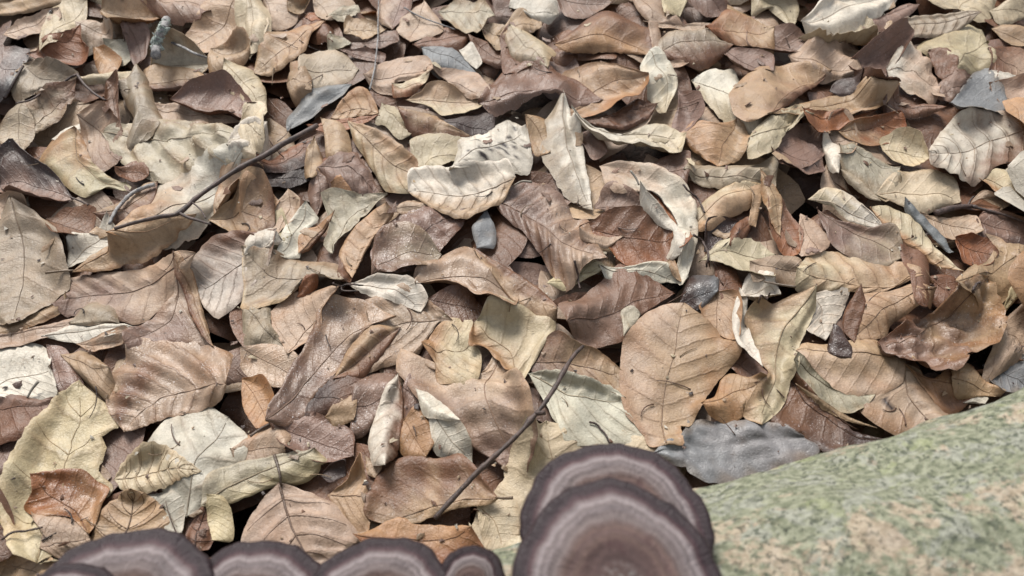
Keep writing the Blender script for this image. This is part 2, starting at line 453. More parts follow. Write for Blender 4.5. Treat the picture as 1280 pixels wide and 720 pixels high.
('20',7,'P','330,575 480,588 560,630 680,600 760,608|822,680 800,765 700,722 560,702 420,642','long pale leaf slanting down right with dull ribs, upper centre',D(v=.7,k=-.3,c2=('C','tip'),nv=7)),
('20',8,'P','270,498 200,580 190,700 240,800 300,900|420,985 410,900 390,820 370,700 335,600','tall whitish leaf standing upright with a grey left side, at the centre top',D(f=-.45,c2=('G','left'),v=.4)),
('20',4,'T','110,570 150,540 200,570|210,720 150,740 120,660','tan leaf left of the tall whitish upright leaf',D()),
('20',3,'M','365,640 410,630 475,680|480,722 420,740','maroon grey scrap right of the tall whitish upright leaf',D()),
# --- top right
('30',7,'P','218,92 300,18 420,-60|645,-30 620,42 520,102 430,132 320,122','large pale white leaf at the top edge, right of centre',D(k=-.3,v=.3)),
('30',5,'M','440,132 560,98 650,38|735,28 700,72 570,142','purplish leaf running under the large pale white leaf at the top',D(k=-.2,tl=(0,0),el=-.1,er=-.1,et=0)),
('30',8,'G','1022,92 950,58 780,58 680,88|595,150 700,192 850,182 950,137','grey tan leaf with close parallel ribs near the top right corner',D(k=-.55,v=1,nv=9)),
('30',6,'C','940,50 860,52 780,-10 900,-70|1115,-20 1092,62 1020,97','cream leaf with a midrib at the top edge above the ribbed grey leaf',D(v=.4)),
('30',6,'C','1100,52 1180,8 1260,20|1260,82 1160,122','cream leaf in the top right corner',D(k=-.4)),
('30',5,'C','-20,-30 150,-30 168,60|130,152 90,92 50,40 0,72','cream leaf with a hooked point above the dark hollow near the top',D(k=-.3)),
('30',4,'M','-40,140 130,148 215,190|205,242 110,262 -40,235','mauve grey leaf under the hooked cream leaf',D()),
('30',6,'C','208,160 320,148 440,138|535,180 490,232 380,200 270,212','pale cream leaf with two dark nicks below the large white leaf',D(cr=1)),
('30',6,'K','150,270 250,213 370,218 460,310|475,370 380,372 300,392 205,332','pinkish tan leaf below the nicked cream leaf, top right',D(k=-.25)),
('30',8,'T','50,552 150,482 250,420|315,385 240,350 100,308 0,308 -90,368 -130,430 -60,540','tan leaf with a browned right rim, upper right',D(k=-.3,c2=('B','left'),v=.2)),
('30',7,'T','50,562 180,482 300,450 450,448|622,433 560,522 500,547 400,542 280,532','tan leaf stretched below the brown rimmed leaf, upper right',D(k=-.3)),
('30',8,'D','325,440 350,385 410,365|462,378 450,430 380,462','dark round seed husk lying on the tan leaf at upper right',D(k=-.8,nm='seed_husk',cat='seed husk',rib=0,v=0)),
('30',6,'R','190,545 300,528 400,548|522,543 420,582 320,612 235,592','rust brown leaf edge tucked under the stretched tan leaf',D()),
('30',4,'M','440,282 560,228 642,262|600,352 610,432 480,442 465,342','mauve leaf in shade left of the pale pinkish scalloped leaf',D(w=.3)),
('30',8,'K','600,332 640,268 710,253 800,338|852,402 832,478 760,452 640,392','pale pinkish leaf with scalloped rim and scribbled veins, upper right',D(k=-.2,cr=1,c2=('P','base'))),
('30',7,'Y','910,352 850,255 798,192 900,148 1010,138|1042,250 1085,342 1010,352','olive cream leaf with soft folds, upper right above the blue grey leaf',D(f=-.4,v=.5)),
('30',7,'B','800,252 850,250 910,300|915,360 870,372 830,320','brown leaf flap folded along the olive cream leaf',D(k=-.7,rib=0)),
('30',7,'M','840,472 850,402 920,348 1005,353|960,422 900,482','mauve brown crinkled leaf between the pinkish and blue grey leaves',D(cr=1)),
('30',6,'B','575,472 640,440 690,488 840,488|855,530 700,542 600,532','rust brown rolled leaf under the scalloped pinkish leaf',D(k=-.8)),
('30',8,'U','895,502 1000,370 1050,357 1130,420|1195,542 1080,547 930,547','smooth blue grey leaf, three cornered, above the large white leaf at right',D(k=-.1,v=.05,w=.35,rib=0)),
('30',5,'P','1060,365 1150,362 1260,362|1260,398 1160,402','narrow white leaf strip at the right edge above the blue grey leaf',D(rib=0)),
('30',4,'B','1080,252 1180,228 1270,220|1270,352 1130,357','brown leaf in shade at the right edge near the top',D(w=.4,c2=('K','tip'))),
('30',5,'T','1110,140 1180,108 1270,112|1270,215 1180,222','dull tan leaf at the right edge below the corner cream leaf',D()),
('30',5,'K','1100,400 1180,395 1270,400|1270,530 1190,545','pale pinkish leaf at the right edge beside the blue grey leaf',D()),
('30',9,'P','1330,560 1200,546 1050,548 920,568 850,640|785,745 800,795 850,802 960,832 1050,842 1150,765 1310,750','large white leaf with clear parallel veins at the right edge',D(k=-.2,v=1,c2=('B','rightbase'),nv=9,sv=1)),
('30',7,'C','-30,640 0,598 90,558 190,543|215,640 140,642 80,662 60,722 -40,742','cream leaf with a stepped torn edge, right of the downward pointing tan leaf',D(cr=1)),
('30',4,'M','70,700 150,640 270,665|310,720 220,790 120,770','mauve leaf below the stepped cream leaf',D(v=.6)),
('30',5,'K','300,690 330,590 400,580|460,650 420,740 340,740','pale mauve leaf left of the rust brown standing leaf, upper right',D(k=.3)),
('30',7,'R','380,652 440,588 560,558|642,543 665,620 600,682 500,702 420,682','rust brown leaf standing up, upper right above the green grey leaf',D(k=.4,tl=(0,.4),c2=('T','base'))),
('30',8,'C','575,735 560,690 650,638 760,658|802,742 740,800 650,785','cream leaf with clear ribs between the rust leaf and the large white leaf',D(v=.8,nv=6)),
# --- upper middle left
('01',7,'M','332,290 240,327 150,322 60,282|3,220 20,120 80,68 140,130 250,190','dark mauve leaf cupped like a bowl at the left edge',D(k=1.0,w=.4,c2=('D','right'),st='332,290 380,308 420,328')),
('01',6,'Y','390,0 440,130 510,190 582,220|562,247 470,242 410,300 330,268 240,190 193,170 220,100 285,20','ochre yellow leaf in the upper left beside the cupped dark leaf',D(c2=('O','base'),v=.4,k=-.2)),
('01',7,'B','560,165 620,122 692,118|703,200 640,222 570,195','dark brown square leaf end over the ochre leaf',D(k=.4,w=.3)),
('01',4,'B','465,375 560,308 680,248|732,258 725,352 600,402 520,392','red brown leaf under the short twig stub at left',D(c2=('T','left'))),
('01',5,'P','560,485 600,400 700,300 760,218 950,168 1140,178|1235,198 1080,282 1000,372 940,432 840,467 720,462 640,482','large pale rosy leaf beneath the forked twig',D(k=-.2,c2=('O','base'),v=.4)),
('01',8,'T','350,637 440,570 560,500 700,478 850,463|965,438 880,502 780,552 690,602 600,612 520,637 430,642','long narrow tan leaf with a thin stalk, below the forked twig',D(k=-.3,v=.3,st='350,637 290,640 215,648')),
('01',7,'P','330,640 330,510 430,450|525,408 562,500 450,562','pale leaf between the large grey leaf and the long narrow tan leaf',D(k=-.3)),
('01',8,'G','85,330 200,395 290,480 332,600 310,720|70,905 -60,870 -110,700 -90,500 0,388','large flat grey leaf at the left edge with an upright midrib',D(k=-.15,v=.35,nv=7)),
('01',4,'K','-40,310 60,285 130,300|110,385 0,390','pinkish tan leaf above the large flat grey leaf',D()),
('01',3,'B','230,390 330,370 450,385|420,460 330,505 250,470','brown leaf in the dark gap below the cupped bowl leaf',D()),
('01',6,'K','925,600 830,580 760,590 600,640 400,662 305,690|290,800 350,872 440,852 560,880 650,900 750,830 835,720','broad pinkish brown leaf right of the large flat grey leaf',D(k=-.15,v=.5,w=.2,c2=('M','tip'))),
('01',7,'P','1300,478 1200,480 1100,468 990,490 930,560 915,630|950,725 975,790 1040,852 1130,782 1210,702 1280,590','whitish leaf with parallel veins below the forked twig fork',D(v=.9,k=-.25,c2=('B','leftbase'),nv=8)),
('02',8,'T','860,-35 905,-60 955,0 962,120|1008,312 960,262 900,162 880,80 860,30','tan leaf fold dropping to a point left of the pale leaves, left centre',D(k=-.8,c2=('B','right'))),
('01',7,'T','1000,392 1030,410 1130,467 1220,472|1292,425 1290,300 1255,222 1165,215 1110,320 1060,360','brown leaf curled into a shallow cup, right of the twig fork',D(k=.25,c2=('B','tip'),tl=(0,.1),el=0,er=.1)),
('01',5,'K','1015,345 1040,280 1100,210|1240,188 1170,220 1090,310','pale pink leaf strip arching over the cupped brown leaf',D(rib=0)),
('11',5,'Y','0,600 20,540 80,390 150,360|190,470 150,530 100,560','olive leaf beside the bark flake end of the forked twig',D(tl=(.3,0))),
('11',6,'C','-30,-60 0,-110 80,-120|75,0 20,70 -30,10','cream leaf right of the large veined pale leaf at the twig',D()),
('11',5,'R','15,172 100,110 200,58|282,58 260,132 150,152','dark rust leaf under the thick end of the forked twig',D(c2=('D','right'))),
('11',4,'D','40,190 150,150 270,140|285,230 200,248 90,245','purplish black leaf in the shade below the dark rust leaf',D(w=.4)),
('11',7,'T','318,30 352,100 342,160|300,202 268,170 275,90','small tan cone shaped leaf right of the purplish black leaf',D(k=-.8,f=-.3)),
('11',6,'T','360,-60 440,-60 465,40|425,92 365,92','short brown rolled leaf above the mauve leaves, left of the tall tan leaf',D(k=-1.0,rib=0)),
('11',4,'R','305,170 360,110 425,95|410,130 340,170','rust scrap of leaf right of the small tan cone',D()),
('11',6,'M','345,167 430,90 520,72 565,150|622,272 560,292 480,272 400,242','mauve crumpled leaf left of the tall tan leaf, centre left',D(cr=1,w=.2)),
('11',7,'O','400,240 450,225 505,290|460,295 410,270','small orange fleck of leaf under the mauve crumpled leaf',D(rib=0)),
('11',6,'M','325,170 395,240 370,310|330,382 298,310 293,230','narrow mauve leaf hanging down left of the orange fleck',D(k=-.5)),
('11',8,'T','470,-75 560,-40 680,20 790,100|790,200 770,300 640,302 580,182 540,92 500,20','tall tan leaf with fine veins, left of the two large whitish leaves',D(v=.8,k=-.25,c2=('C','right'),nv=7)),
('11',7,'C','830,152 790,130 785,20 900,3 1010,18|990,100 900,162','cream torn leaf corner above the broad pale domed leaf',D(cr=1)),
('11',8,'P','960,152 1000,60 1010,8 1140,-12 1230,-42|1320,10 1352,112 1330,162 1230,152 1100,152','white leaf peppered with dark holes, centre top',D(v=.6,k=-.2,sp=1)),
('11',9,'P','1262,232 1180,312 1090,362 1000,382 900,352|765,265 775,180 870,163 1000,173 1130,148 1220,150','broad pale leaf with brown ribs in its lower half, centre top',D(k=-.5,v=.9,c2=('T','left'),nv=8,st='1262,232 1300,215 1345,218')),
('11',7,'P','270,330 330,400 260,460 250,570|140,572 180,450 225,380','whitish leaf standing upright with a point at its top, centre left',D(k=-.5,v=.3)),
('11',6,'K','190,263 245,310 230,382|150,472 60,472 110,370','pinkish mauve leaf left of the upright whitish leaf',D(k=-.3)),
('11',6,'T','-30,460 -30,300 0,222 60,238|150,330 110,392 60,462','brown tan leaf left of the pinkish mauve leaf, right of the cupped brown one',D(k=-.2,c2=('O','tip'))),
('11',8,'O','240,560 250,450 330,420|405,378 380,442 300,542','orange brown leaf folded sharply beside the upright whitish leaf',D(f=-.6,c2=('B','right'))),
('11',7,'E','405,545 370,510 400,420 365,300 420,278 520,290|645,293 570,352 500,422 440,475','grey green crumpled leaf between the mauve leaf and the tan roll',D(cr=1,k=.4)),
('11',9,'T','500,695 440,580 450,500 520,410 590,350|655,342 692,370 640,432 585,502 540,582','tan leaf rolled into a slanting tube, centre left',D(k=-1.2,v=.7,nv=7,rib=0)),
('11',8,'B','430,575 500,572 508,640|480,700 440,680','dark leaf end at the bottom of the slanting tan tube',D(k=.3)),
('11',5,'M','640,640 610,540 660,440 750,370 860,348|1005,380 1000,440 940,500 890,560 820,612 720,640','purple brown wet leaf behind the glistening oval leaf',D(w=1,cr=1)),
('11',7,'M','592,655 610,540 660,470 750,440 840,470|892,540 860,610 760,640 690,660','glistening wet grey mauve oval leaf, centre left',D(w=1,k=-.2,c2=('G','tip'))),
('11',4,'K','690,350 760,305 850,330|860,360 740,372','pinkish leaf edge below the broad pale leaf with brown ribs',D()),
('11',6,'U','1130,345 1175,440 1170,530|1085,530 1060,440','blunt blue grey bark piece sticking up between leaves at the centre',D(k=-.6,nm='bark_flake',cat='bark flake',rib=0,v=0)),
('11',7,'P','-10,560 0,480 110,458|155,495 120,552 60,530','whitish folded leaf with a dark notch, left centre',D(f=.5,cr=1)),
('12',7,'G','430,20 445,-40 400,-90 300,-102 130,-105|5,-112 0,-30 5,60 -10,135 100,118 200,80 270,5 340,-10','dull grey brown leaf with a cream rolled rim, left centre',D(k=-.2,er=.3,c2=('C','rightedge'))),
('12',8,'R','230,75 265,20 290,-10|345,-15 320,30 270,70','rust red leaf showing behind the cream rolled rim',D(rib=0)),
# --- middle
('21',8,'M','-75,300 0,265 100,232 200,232 270,280 330,382 385,372|485,600 380,612 300,690 230,665 180,560 100,462 0,390','large striped mauve leaf with a straight midrib at the centre',D(v=1,w=.6,k=-.3,c2=('K','tip'),nv=10)),
('21',8,'P','468,130 600,148 720,203 840,288 897,400 907,520|885,640 850,682 818,620 842,480 800,340 720,240 620,290 520,270','pale leaf bent in a long arc round the dark hollow leaf, centre',D(k=-.2,c2=('K','base'),rib=0,v=.4)),
('21',7,'R','655,232 790,238 815,330 870,382|878,485 830,500 780,382 715,302','rust leaf showing inside the pale arc at the centre',D(k=.2)),
('21',9,'P','640,232 740,320 815,420 842,520|815,580 790,602 768,590 812,482 730,402 660,332','narrow white leaf with a dark stalk inside the pale arc',D(k=-.5,st='640,232 625,200 600,165',rib=0)),
('21',7,'B','380,432 530,363 660,368 760,420|830,495 805,570 700,622 600,622 540,582 490,502 420,455','dark chestnut leaf hollowed like a spoon at the centre',D(k=.3,w=.5,c2=('R','right'),v=.6,tl=(0,.2),er=0,el=0)),
('21',6,'M','420,370 480,290 530,263 640,300|665,370 530,372','mauve leaf above the dark chestnut hollow leaf',D()),
('21',8,'K','345,455 390,442 430,453|555,490 490,522 430,502 370,490','small pale rolled leaf end left of the chestnut hollow leaf',D(k=-.9,rib=0)),
('21',7,'P','455,640 600,628 760,608|805,690 700,692 600,662 500,702','white leaf edge below the chestnut hollow leaf',D(k=-.3)),
('21',6,'Y','215,710 270,640 330,578 460,600|440,652 380,672 290,722','small yellow leaf patch at the centre, below the striped mauve leaf',D(w=.4)),
('21',8,'T','765,600 800,590 840,680|830,690 790,660','small rust tan leaf tip below the pale arc',D(rib=0)),
('21',4,'M','690,160 800,90 870,78|872,170 840,252 760,222','grey mauve leaf right of the pale arc near the centre',D(w=.4)),
('21',6,'G','860,205 900,150 1100,128 1251,118|1270,230 1100,252 950,252','grey tan leaf with dark veins right of the centre',D(v=.7)),
('21',7,'T','890,430 895,350 1010,260 1180,243|1228,258 1160,330 1080,362 980,422','tan leaf rolled over like a wave, right of centre',D(k=-.9,c2=('C','left'))),
('21',7,'T','1165,260 1200,245 1228,260|1195,415 1160,405 1172,330','narrow tan strip at the right end of the wave-like leaf',D(k=-.6,rib=0)),
('21',5,'D','960,540 965,430 1050,402|1110,410 1090,480 1010,555','dark wet leaf hollow below the wave-like tan leaf',D(k=.8,w=.9)),
('21',6,'B','1065,530 1080,440 1150,380|1180,400 1150,470 1110,545','brown curled leaf right of the dark wet hollow',D(k=-.7)),
('21',6,'C','945,580 1060,538 1150,528|1270,560 1270,660 1180,642 1090,622','pale creamy pink leaf with a dark twig tip, right of centre',D()),
('21',5,'B','1000,600 1060,600 1125,720|1110,820 1040,800 1010,700','brown leaf behind the big mottled tan leaf at right of centre',D()),
('31',4,'M','65,60 150,18 270,80|295,150 200,192 100,150','mauve leaf with a midrib at upper right, by the small pale stub',D(v=.5)),
('31',6,'P','280,42 330,36 385,60|370,165 325,140','small pale stub of curled leaf in the upper right',D(k=-.9,rib=0)),
('31',6,'E','380,60 460,48 560,110|645,160 652,250 580,285 480,202 400,152','grey green leaf scaly with lichen, upper right',D(cr=1)),
('31',7,'G','378,160 440,180 520,260|565,320 500,290 420,220','thin grey bark strip beside the grey green scaly leaf',D(k=-.9,rib=0,v=0,nm='bark_strip',cat='bark strip')),
('31',6,'C','560,292 650,188 800,168 920,178|945,290 850,332 760,362 690,332','broad dull cream leaf above the blue grey strip at right',D(v=.3)),
('31',9,'P','238,297 320,238 390,253 480,310 560,390|645,468 580,457 490,442 410,402 340,332','smooth cream leaf slanting down right beside the corrugated rolled leaf',D(k=-.3,v=.5,nv=8,c2=('C','base'))),
('31',9,'C','942,662 860,560 780,440 690,358 600,318|525,345 580,422 650,512 730,552 820,612','pale corrugated leaf rolled into a long cone at right',D(k=-.9,v=1,c2=('O','right'),nv=9,rib=0)),
('31',7,'B','640,492 720,530 790,600 805,730|740,725 680,622 630,542','brown leaf strip along the lower side of the corrugated cone',D(k=-.5)),
('31',7,'U','680,300 712,305 790,390 870,480|908,562 880,555 800,462 700,362','long narrow blue grey bark strip right of the corrugated cone',D(k=-.7,rib=0,v=0,nm='bark_strip',cat='bark strip')),
('31',6,'K','770,370 900,388 1010,378|1030,460 940,495 870,482','pinkish tan leaf right of the long blue grey strip',D()),
('31',8,'C','1013,202 1110,143 1190,178 1280,240|1280,335 1160,322 1110,272 1060,232','cream leaf with an ochre lower side at the right edge',D(k=-.4,c2=('O','right'))),
('31',5,'E','1150,180 1200,140 1270,130|1270,200 1200,205','grey green scrap at the right edge under the large white leaf',D()),
('31',7,'K','1000,322 1050,265 1120,283|1080,290 1040,300','thin pale leaf rim arching by the dark twig at the right edge',D(rib=0)),
('31',4,'M','1030,420 1100,350 1280,400|1280,550 1150,500 1060,490','dark mauve leaf in shade behind the dark twig at the right edge',D(w=.3,c2=('D','tip'))),
('31',7,'R','928,490 1000,478 1080,498|1115,560 1060,622 950,612','rust brown leaf standing on edge below the dark twig at right',D(k=.4,c2=('B','tip'),v=.6)),
('31',7,'K','1060,492 1150,500 1255,560|1255,585 1150,550','pale leaf rim running right from the standing rust leaf',D(rib=0)),
('31',8,'T','930,690 1000,618 1085,600 1110,548|1200,608 1218,700 1150,802 1050,762','tan leaf with a bent midrib near the right edge',D(f=-.3,v=.4)),
('31',8,'T','782,722 690,640 560,580 400,543 280,550|165,640 185,722 300,762 430,742 560,747 680,742','large tan leaf with faint ribs, spread right of centre',D(v=.7,k=-.2,c2=('C','tip'),nv=8)),
('31',7,'K','-45,600 80,568 190,578|205,650 180,712 60,722 -40,722','pinkish leaf with a red brown stalk left of the large faintly ribbed leaf',D(st='20,690 100,705 170,715')),
('31',6,'B','40,272 100,290 150,370 195,450|170,562 110,572 60,482 45,380','brown leaf fold with an orange tint, right of centre',D(k=.5,c2=('R','tip'))),
('31',7,'T','0,180 60,240 100,300|95,458 55,400 20,300','tan leaf leaning over the orange tinted brown fold',D(k=-.4)),
('31',4,'K','190,400 260,430 322,500|282,542 200,542 188,450','pinkish grey leaf above the large faintly ribbed leaf',D()),
('31',5,'M','295,360 400,420 500,450 600,468|655,560 560,602 420,547 340,472','grey mauve leaf shaded under the smooth cream leaf',D(c2=('G','tip'))),
# --- lower left
('02',5,'T','-60,210 100,190 240,120|292,78 280,152 100,242 -60,285','thin tan leaf edge under the large flat grey leaf, topmost of the two edges',D()),
('02',4,'K','-60,270 150,230 325,182|322,222 170,292 -60,342','thin pinkish leaf edge under the large flat grey leaf, lower of the two edges',D()),
('02',7,'G','338,205 390,130 450,98 530,138|555,202 430,217','grey flat leaf scrap below the broad pinkish brown leaf at left',D(rib=0,k=-.1)),
('02',6,'P','255,292 350,225 540,203|605,217 520,262 400,302','pale leaf edge under the flat grey scrap at left',D()),
('02',6,'K','385,307 500,260 605,238|570,302 450,337','pinkish leaf tip under the pale edge at left',D()),
('02',7,'M','868,-30 820,80 700,190 605,240|610,300 650,322 850,302 995,312 930,200 900,80','wedge shaped mauve leaf above the big ribbed mauve leaf at left',D(k=-.3,w=.5,c2=('K','base'))),
('02',8,'K','1090,525 1050,572 930,622 780,652 690,692|597,716 530,640 502,560 530,430 590,370 610,290 700,275 850,260 980,310 1085,340 1095,430','big wet mauve leaf with broad brown ribs at left',D(v=1,w=.8,k=-.2,c2=('B','rightmid'),nv=6,tl=(0,.08),el=-.15,er=-.2)),
('02',8,'T','303,372 390,338 470,380|535,430 500,605 420,520 340,430','plain tan leaf pointing down beside the big wet ribbed mauve leaf',D(k=-.3)),
('02',6,'P','-50,560 -50,340 150,313 220,350|245,440 275,540 210,572 100,562','pale leaf with a little stalk at the left edge, below the flat grey leaf',D(st='130,557 150,520 182,480',k=-.2)),
('02',4,'M','230,330 310,340 390,510|320,550 240,520','mauve wet leaf between the pale stalked leaf and the plain tan leaf',D(w=.7)),
('02',6,'B','-60,580 60,558 130,568 200,578|312,560 250,642 150,732 -60,780','dark brown leaf at the left edge above the pale yellow leaf',D(c2=('M','left'),k=-.3)),
('03',7,'Y','190,628 90,600 38,480 18,320 80,170 180,20 280,-80|395,-152 480,-70 577,40 495,80 510,140 470,230 545,300 400,420 300,560','large pale yellow leaf with toothed edge at lower left',D(v=.8,k=-.15,nv=5,sv=1,tooth=1)),
('03',7,'P','880,400 800,330 715,140 720,80 790,0 880,-50 980,-72|1080,-5 1163,70 1158,150 1080,262 1000,352','white leaf with dark veins behind the toothed grey leaf, lower left',D(v=.7,k=-.2,nv=4)),
('03',8,'C','555,268 600,180 700,108 800,118 870,168|955,232 860,272 740,312 690,322 600,322','beige leaf with saw toothed edge, dark midrib and pointed tip, lower left',D(v=1,nv=8,tooth=2,sv=1,k=-.2)),
('03',9,'T','605,570 520,590 430,570 450,480 500,390 560,340|635,328 720,358 780,420 805,520 700,580','tan pink leaf with dark branching veins and stalk, lower left above the fungi',D(v=1,nv=5,sv=1,st='',drk=1,k=-.15)),
('03',7,'P','700,345 780,335 862,345|868,505 800,525 770,422','white folded leaf right of the tan pink veined leaf',D(f=-.5)),
('03',9,'K','215,600 210,490 118,390 180,385 250,398 370,458|425,540 410,605 300,645','pinkish leaf tucked under the wet rust orange leaf at lower left',D(k=-.3,v=.4)),
('03',9,'R','430,525 340,442 210,440 108,385 160,320|152,253 230,235 390,226 455,272 518,310 480,402','wet rust orange leaf lying on the pale yellow leaf, lower left',D(w=.8,k=-.35,v=.3,c2=('O','base'),nv=6)),
('03',6,'C','185,630 200,500 260,520|340,600 300,660 230,680','cream leaf base with dark veins beneath the pinkish leaf at lower left',D(v=.8)),
('03',8,'B','930,600 878,520 960,390|1032,325 1022,520 990,595','narrow dark brown leaf with a thin stalk, between the lower left fungi',D(k=.3,st='',drk=1,v=.3)),
('03',5,'M','-40,20 40,-20 90,100|60,190 -40,260','dark mauve leaf in the lower left beside the pale yellow leaf',D(w=.4)),
('03',5,'G','-40,400 30,380 60,520|120,620 20,640 -40,600','grey leaf at the left edge beside the pale yellow leaf',D()),
('03',5,'T','-40,640 130,620 235,650|200,740 60,760 -40,760','tan leaf in the bottom left corner',D()),
('13',8,'E','-180,400 -180,310 -150,240 -50,188 80,158 200,140|312,118 355,195 240,292 130,303 0,352 -100,402','pale green leaf lying bent over, lower left of the centre',D(k=-.7,c2=('Y','right'),v=.2)),
('13',8,'Y','-180,350 -130,340 -95,390 -80,540|-160,555 -195,450','yellow green leaf arm bent down from the pale green leaf',D(k=-.7,rib=0)),
('13',6,'K','-60,130 0,55 130,18 200,60|175,140 60,192 -30,225','pinkish pale leaf behind the bent pale green leaf',D(v=.3)),
('12',7,'K','215,352 100,205 180,100 290,48 370,38|432,60 350,142 335,232','pinkish leaf with a ragged right edge, left of the long wet mauve leaf',D(k=-.2,v=.4)),
('12',5,'G','-10,140 100,135 110,220|185,322 100,325 -10,310','grey tan wrinkled leaf below the cream rolled rim, left centre',D(cr=1)),
('12',6,'K','-10,330 110,308 215,352|197,450 160,505 60,482 -10,430','wet pinkish tan leaf right of the big ribbed mauve leaf',D(w=.7)),
('12',6,'O','-20,480 80,475 125,560|100,672 40,692 -20,600','orange tan leaf below the wet pinkish tan leaf',D(k=-.2)),
('12',8,'M','100,682 110,600 170,500 200,400 260,330 340,150 450,98 560,108|695,218 600,220 545,262 470,332 440,412 400,462 310,562 300,612 190,688','long wet mauve leaf with a wavy right edge, left of centre',D(w=.8,v=.4,k=-.25,c2=('K','tip'),st='100,682 60,705 10,740',nv=7)),
('12',7,'B','708,235 600,218 550,250 480,332|420,462 500,467 560,462 650,352','brown folded leaf under the wavy right edge of the long wet mauve leaf',D(f=.6,c2=('T','left'))),
('12',6,'K','950,205 820,85 740,28 660,70 560,110|600,240 560,350 500,462 590,467 700,432 800,382 880,215','pinkish leaf with a dark midrib at the centre, right of the brown fold',D(w=.5,v=.4,k=-.2)),
('12',6,'P','485,20 620,-5 770,18 840,90|805,142 680,102 560,62','pale pinkish leaf with a dark insect-like stalk, centre',D(k=-.2)),
('12',5,'B','870,95 960,42 1040,55|1105,150 1060,198 960,192','chestnut shiny leaf in the hollow at the centre',D(w=.7,c2=('M','base'))),
('12',7,'K','830,60 815,0 920,-110 1000,-155 1110,-120 1180,-40|1260,60 1255,150 1160,130 1090,122 1040,72 960,42','pale pink wet leaf at the centre with a torn tiny hole',D(w=.7,k=-.2)),
('22',7,'T','-130,-130 -30,-80 80,-20 190,60|240,130 210,185 100,165 -20,40 -90,-40','smooth orange brown leaf rolled on its side, centre, under the striped mauve leaf',D(k=-.9,w=.4,rib=0,c2=('B','left'))),
('22',9,'C','75,502 0,432 -80,330 -165,330|-140,220 -60,148 70,160 245,213 200,300 132,400','cream leaf with a downward point at the centre, next to the small twig',D(k=-.25,f=-.2,v=.5,c2=('O','left'),nv=5)),
('12',8,'C','830,320 890,240 960,192 1062,210|1062,300 1102,340 1090,452 1040,487 900,467 890,392','cream ochre crinkled leaf left of the downward pointing cream leaf',D(cr=1,c2=('O','base'))),
('12',6,'K','1140,330 1080,460 900,470 820,400 800,500 900,622 1010,742|1250,905 1372,752 1382,600 1300,480 1200,420','large lilac grey leaf with a thin dark midrib, centre, crossed by the twig',D(w=.4,v=.4,k=-.1,c2=('M','tip'),nv=6)),
('12',8,'P','800,525 870,548 960,620|1003,667 900,652 830,622','white folded leaf flap left of the lilac grey leaf',D(f=-.5,rib=0)),
('13',7,'O','740,-10 800,-65 860,0 882,90|845,152 760,167 708,100','ochre leaf bulging left of the white flap, lower centre',D(k=-.6)),
('13',7,'P','860,-60 1000,-5 1052,80|1052,172 980,152 890,142','pale leaf under the white flap, lower centre',D(k=-.2)),
('12',9,'P','715,472 740,560 737,680 705,800|650,895 590,850 570,740 600,640 660,530','cream leaf rolled into an upright pointed cone, lower centre',D(k=-1.2,rib=0,c2=('B','left'),v=.7,nv=7)),
('12',4,'D','310,562 400,470 510,468|495,600 380,642 250,690','dark brown leaf shaded below the long wet mauve leaf',D(c2=('B','tip'))),
('12',5,'T','380,650 420,590 500,580|500,660 420,698','small tan leaf patch left of the upright cone',D()),
('12',4,'M','505,600 520,480 690,468|660,542 570,730 500,740','maroon mauve wet leaf behind the upright cone',D(w=.8)),
('12',4,'M','740,520 770,420 830,480|840,640 760,700','dark maroon leaf right of the upright cone',D(w=.8)),
('22',8,'M','280,215 275,100 400,58 500,-5 590,-82 660,-30|790,90 720,132 650,182 580,292 480,312 430,332 360,302','large mauve brown leaf with a dark midrib above the small twig, right of centre',D(k=-.25,w=.3,v=.5,c2=('B','tip'),nv=8)),
('22',9,'E','570,255 555,150 600,133|645,170 620,212','small pale grey bud-like leaf left of the biggest tan leaf',D(k=-.6,rib=0,v=0)),
('22',9,'T','760,795 690,792 640,702 580,642 553,500 558,400 575,290 640,190 740,128|850,123 960,200 1060,300 1104,375 1020,462 930,602 880,692 830,692 845,790','biggest flat tan leaf with a dark midrib, right of centre',D(v=.45,k=-.15,c2=('K','left'),nv=9,tl=(0,.05),et=0,el=-.1,er=-.1,flat=1)),
('22',7,'P','140,462 250,455 350,480 500,520|560,562 640,722 500,765 300,765 220,602','white leaf half under the biggest flat tan leaf',D(k=-.15,v=.5)),
('22',6,'T','140,400 180,320 260,268 340,318 450,348|550,440 552,552 440,502 330,482 150,452','pinkish tan leaf under the twig tip beside the biggest tan leaf',D(c2=('M','base'))),
('23',6,'C','-60,695 -122,560 -110,420 0,280 60,120|200,28 450,58 600,48 695,110 500,300 200,500 60,642','large yellowish cream leaf crossed by the twig, behind the double fungus',D(v=.5,k=-.1,nv=7,tl=(0,0),et=0,el=-.05,er=-.05,flat=1)),
('22',8,'P','1085,103 1132,160 1165,260|1225,395 1160,350 1100,312 1068,200','narrow cream leaf flap standing right of the biggest tan leaf',D(k=-.6,rib=0)),
('22',5,'T','1000,70 1100,98 1085,300|1000,225 935,140','brown tan leaf behind the biggest tan leaf',D()),
('22',5,'D','840,120 880,-10 1000,-10|1000,62 930,142 870,160','dark grey wet leaf above the biggest tan leaf',D(w=.9,c2=('U','tip'))),
('22',7,'B','1060,400 1130,338 1255,418|1235,492 1150,482','mauve brown leaf right of the biggest tan leaf',D(c2=('M','tip'))),
('22',8,'O','935,602 1000,540 1030,450 1082,438 1150,480|1220,502 1180,572 1090,634 1000,634','ochre leaf humped under the right edge of the biggest tan leaf',D(k=-.6,c2=('T','tip'))),
('22',6,'T','1130,600 1180,540 1270,500|1270,690 1180,720','brown tan leaf right of the humped ochre leaf',D()),
('22',6,'P','1118,80 1150,-5 1265,-25|1305,60 1200,132','whitish leaf with a curly thin stalk, right of centre',D(k=-.2)),
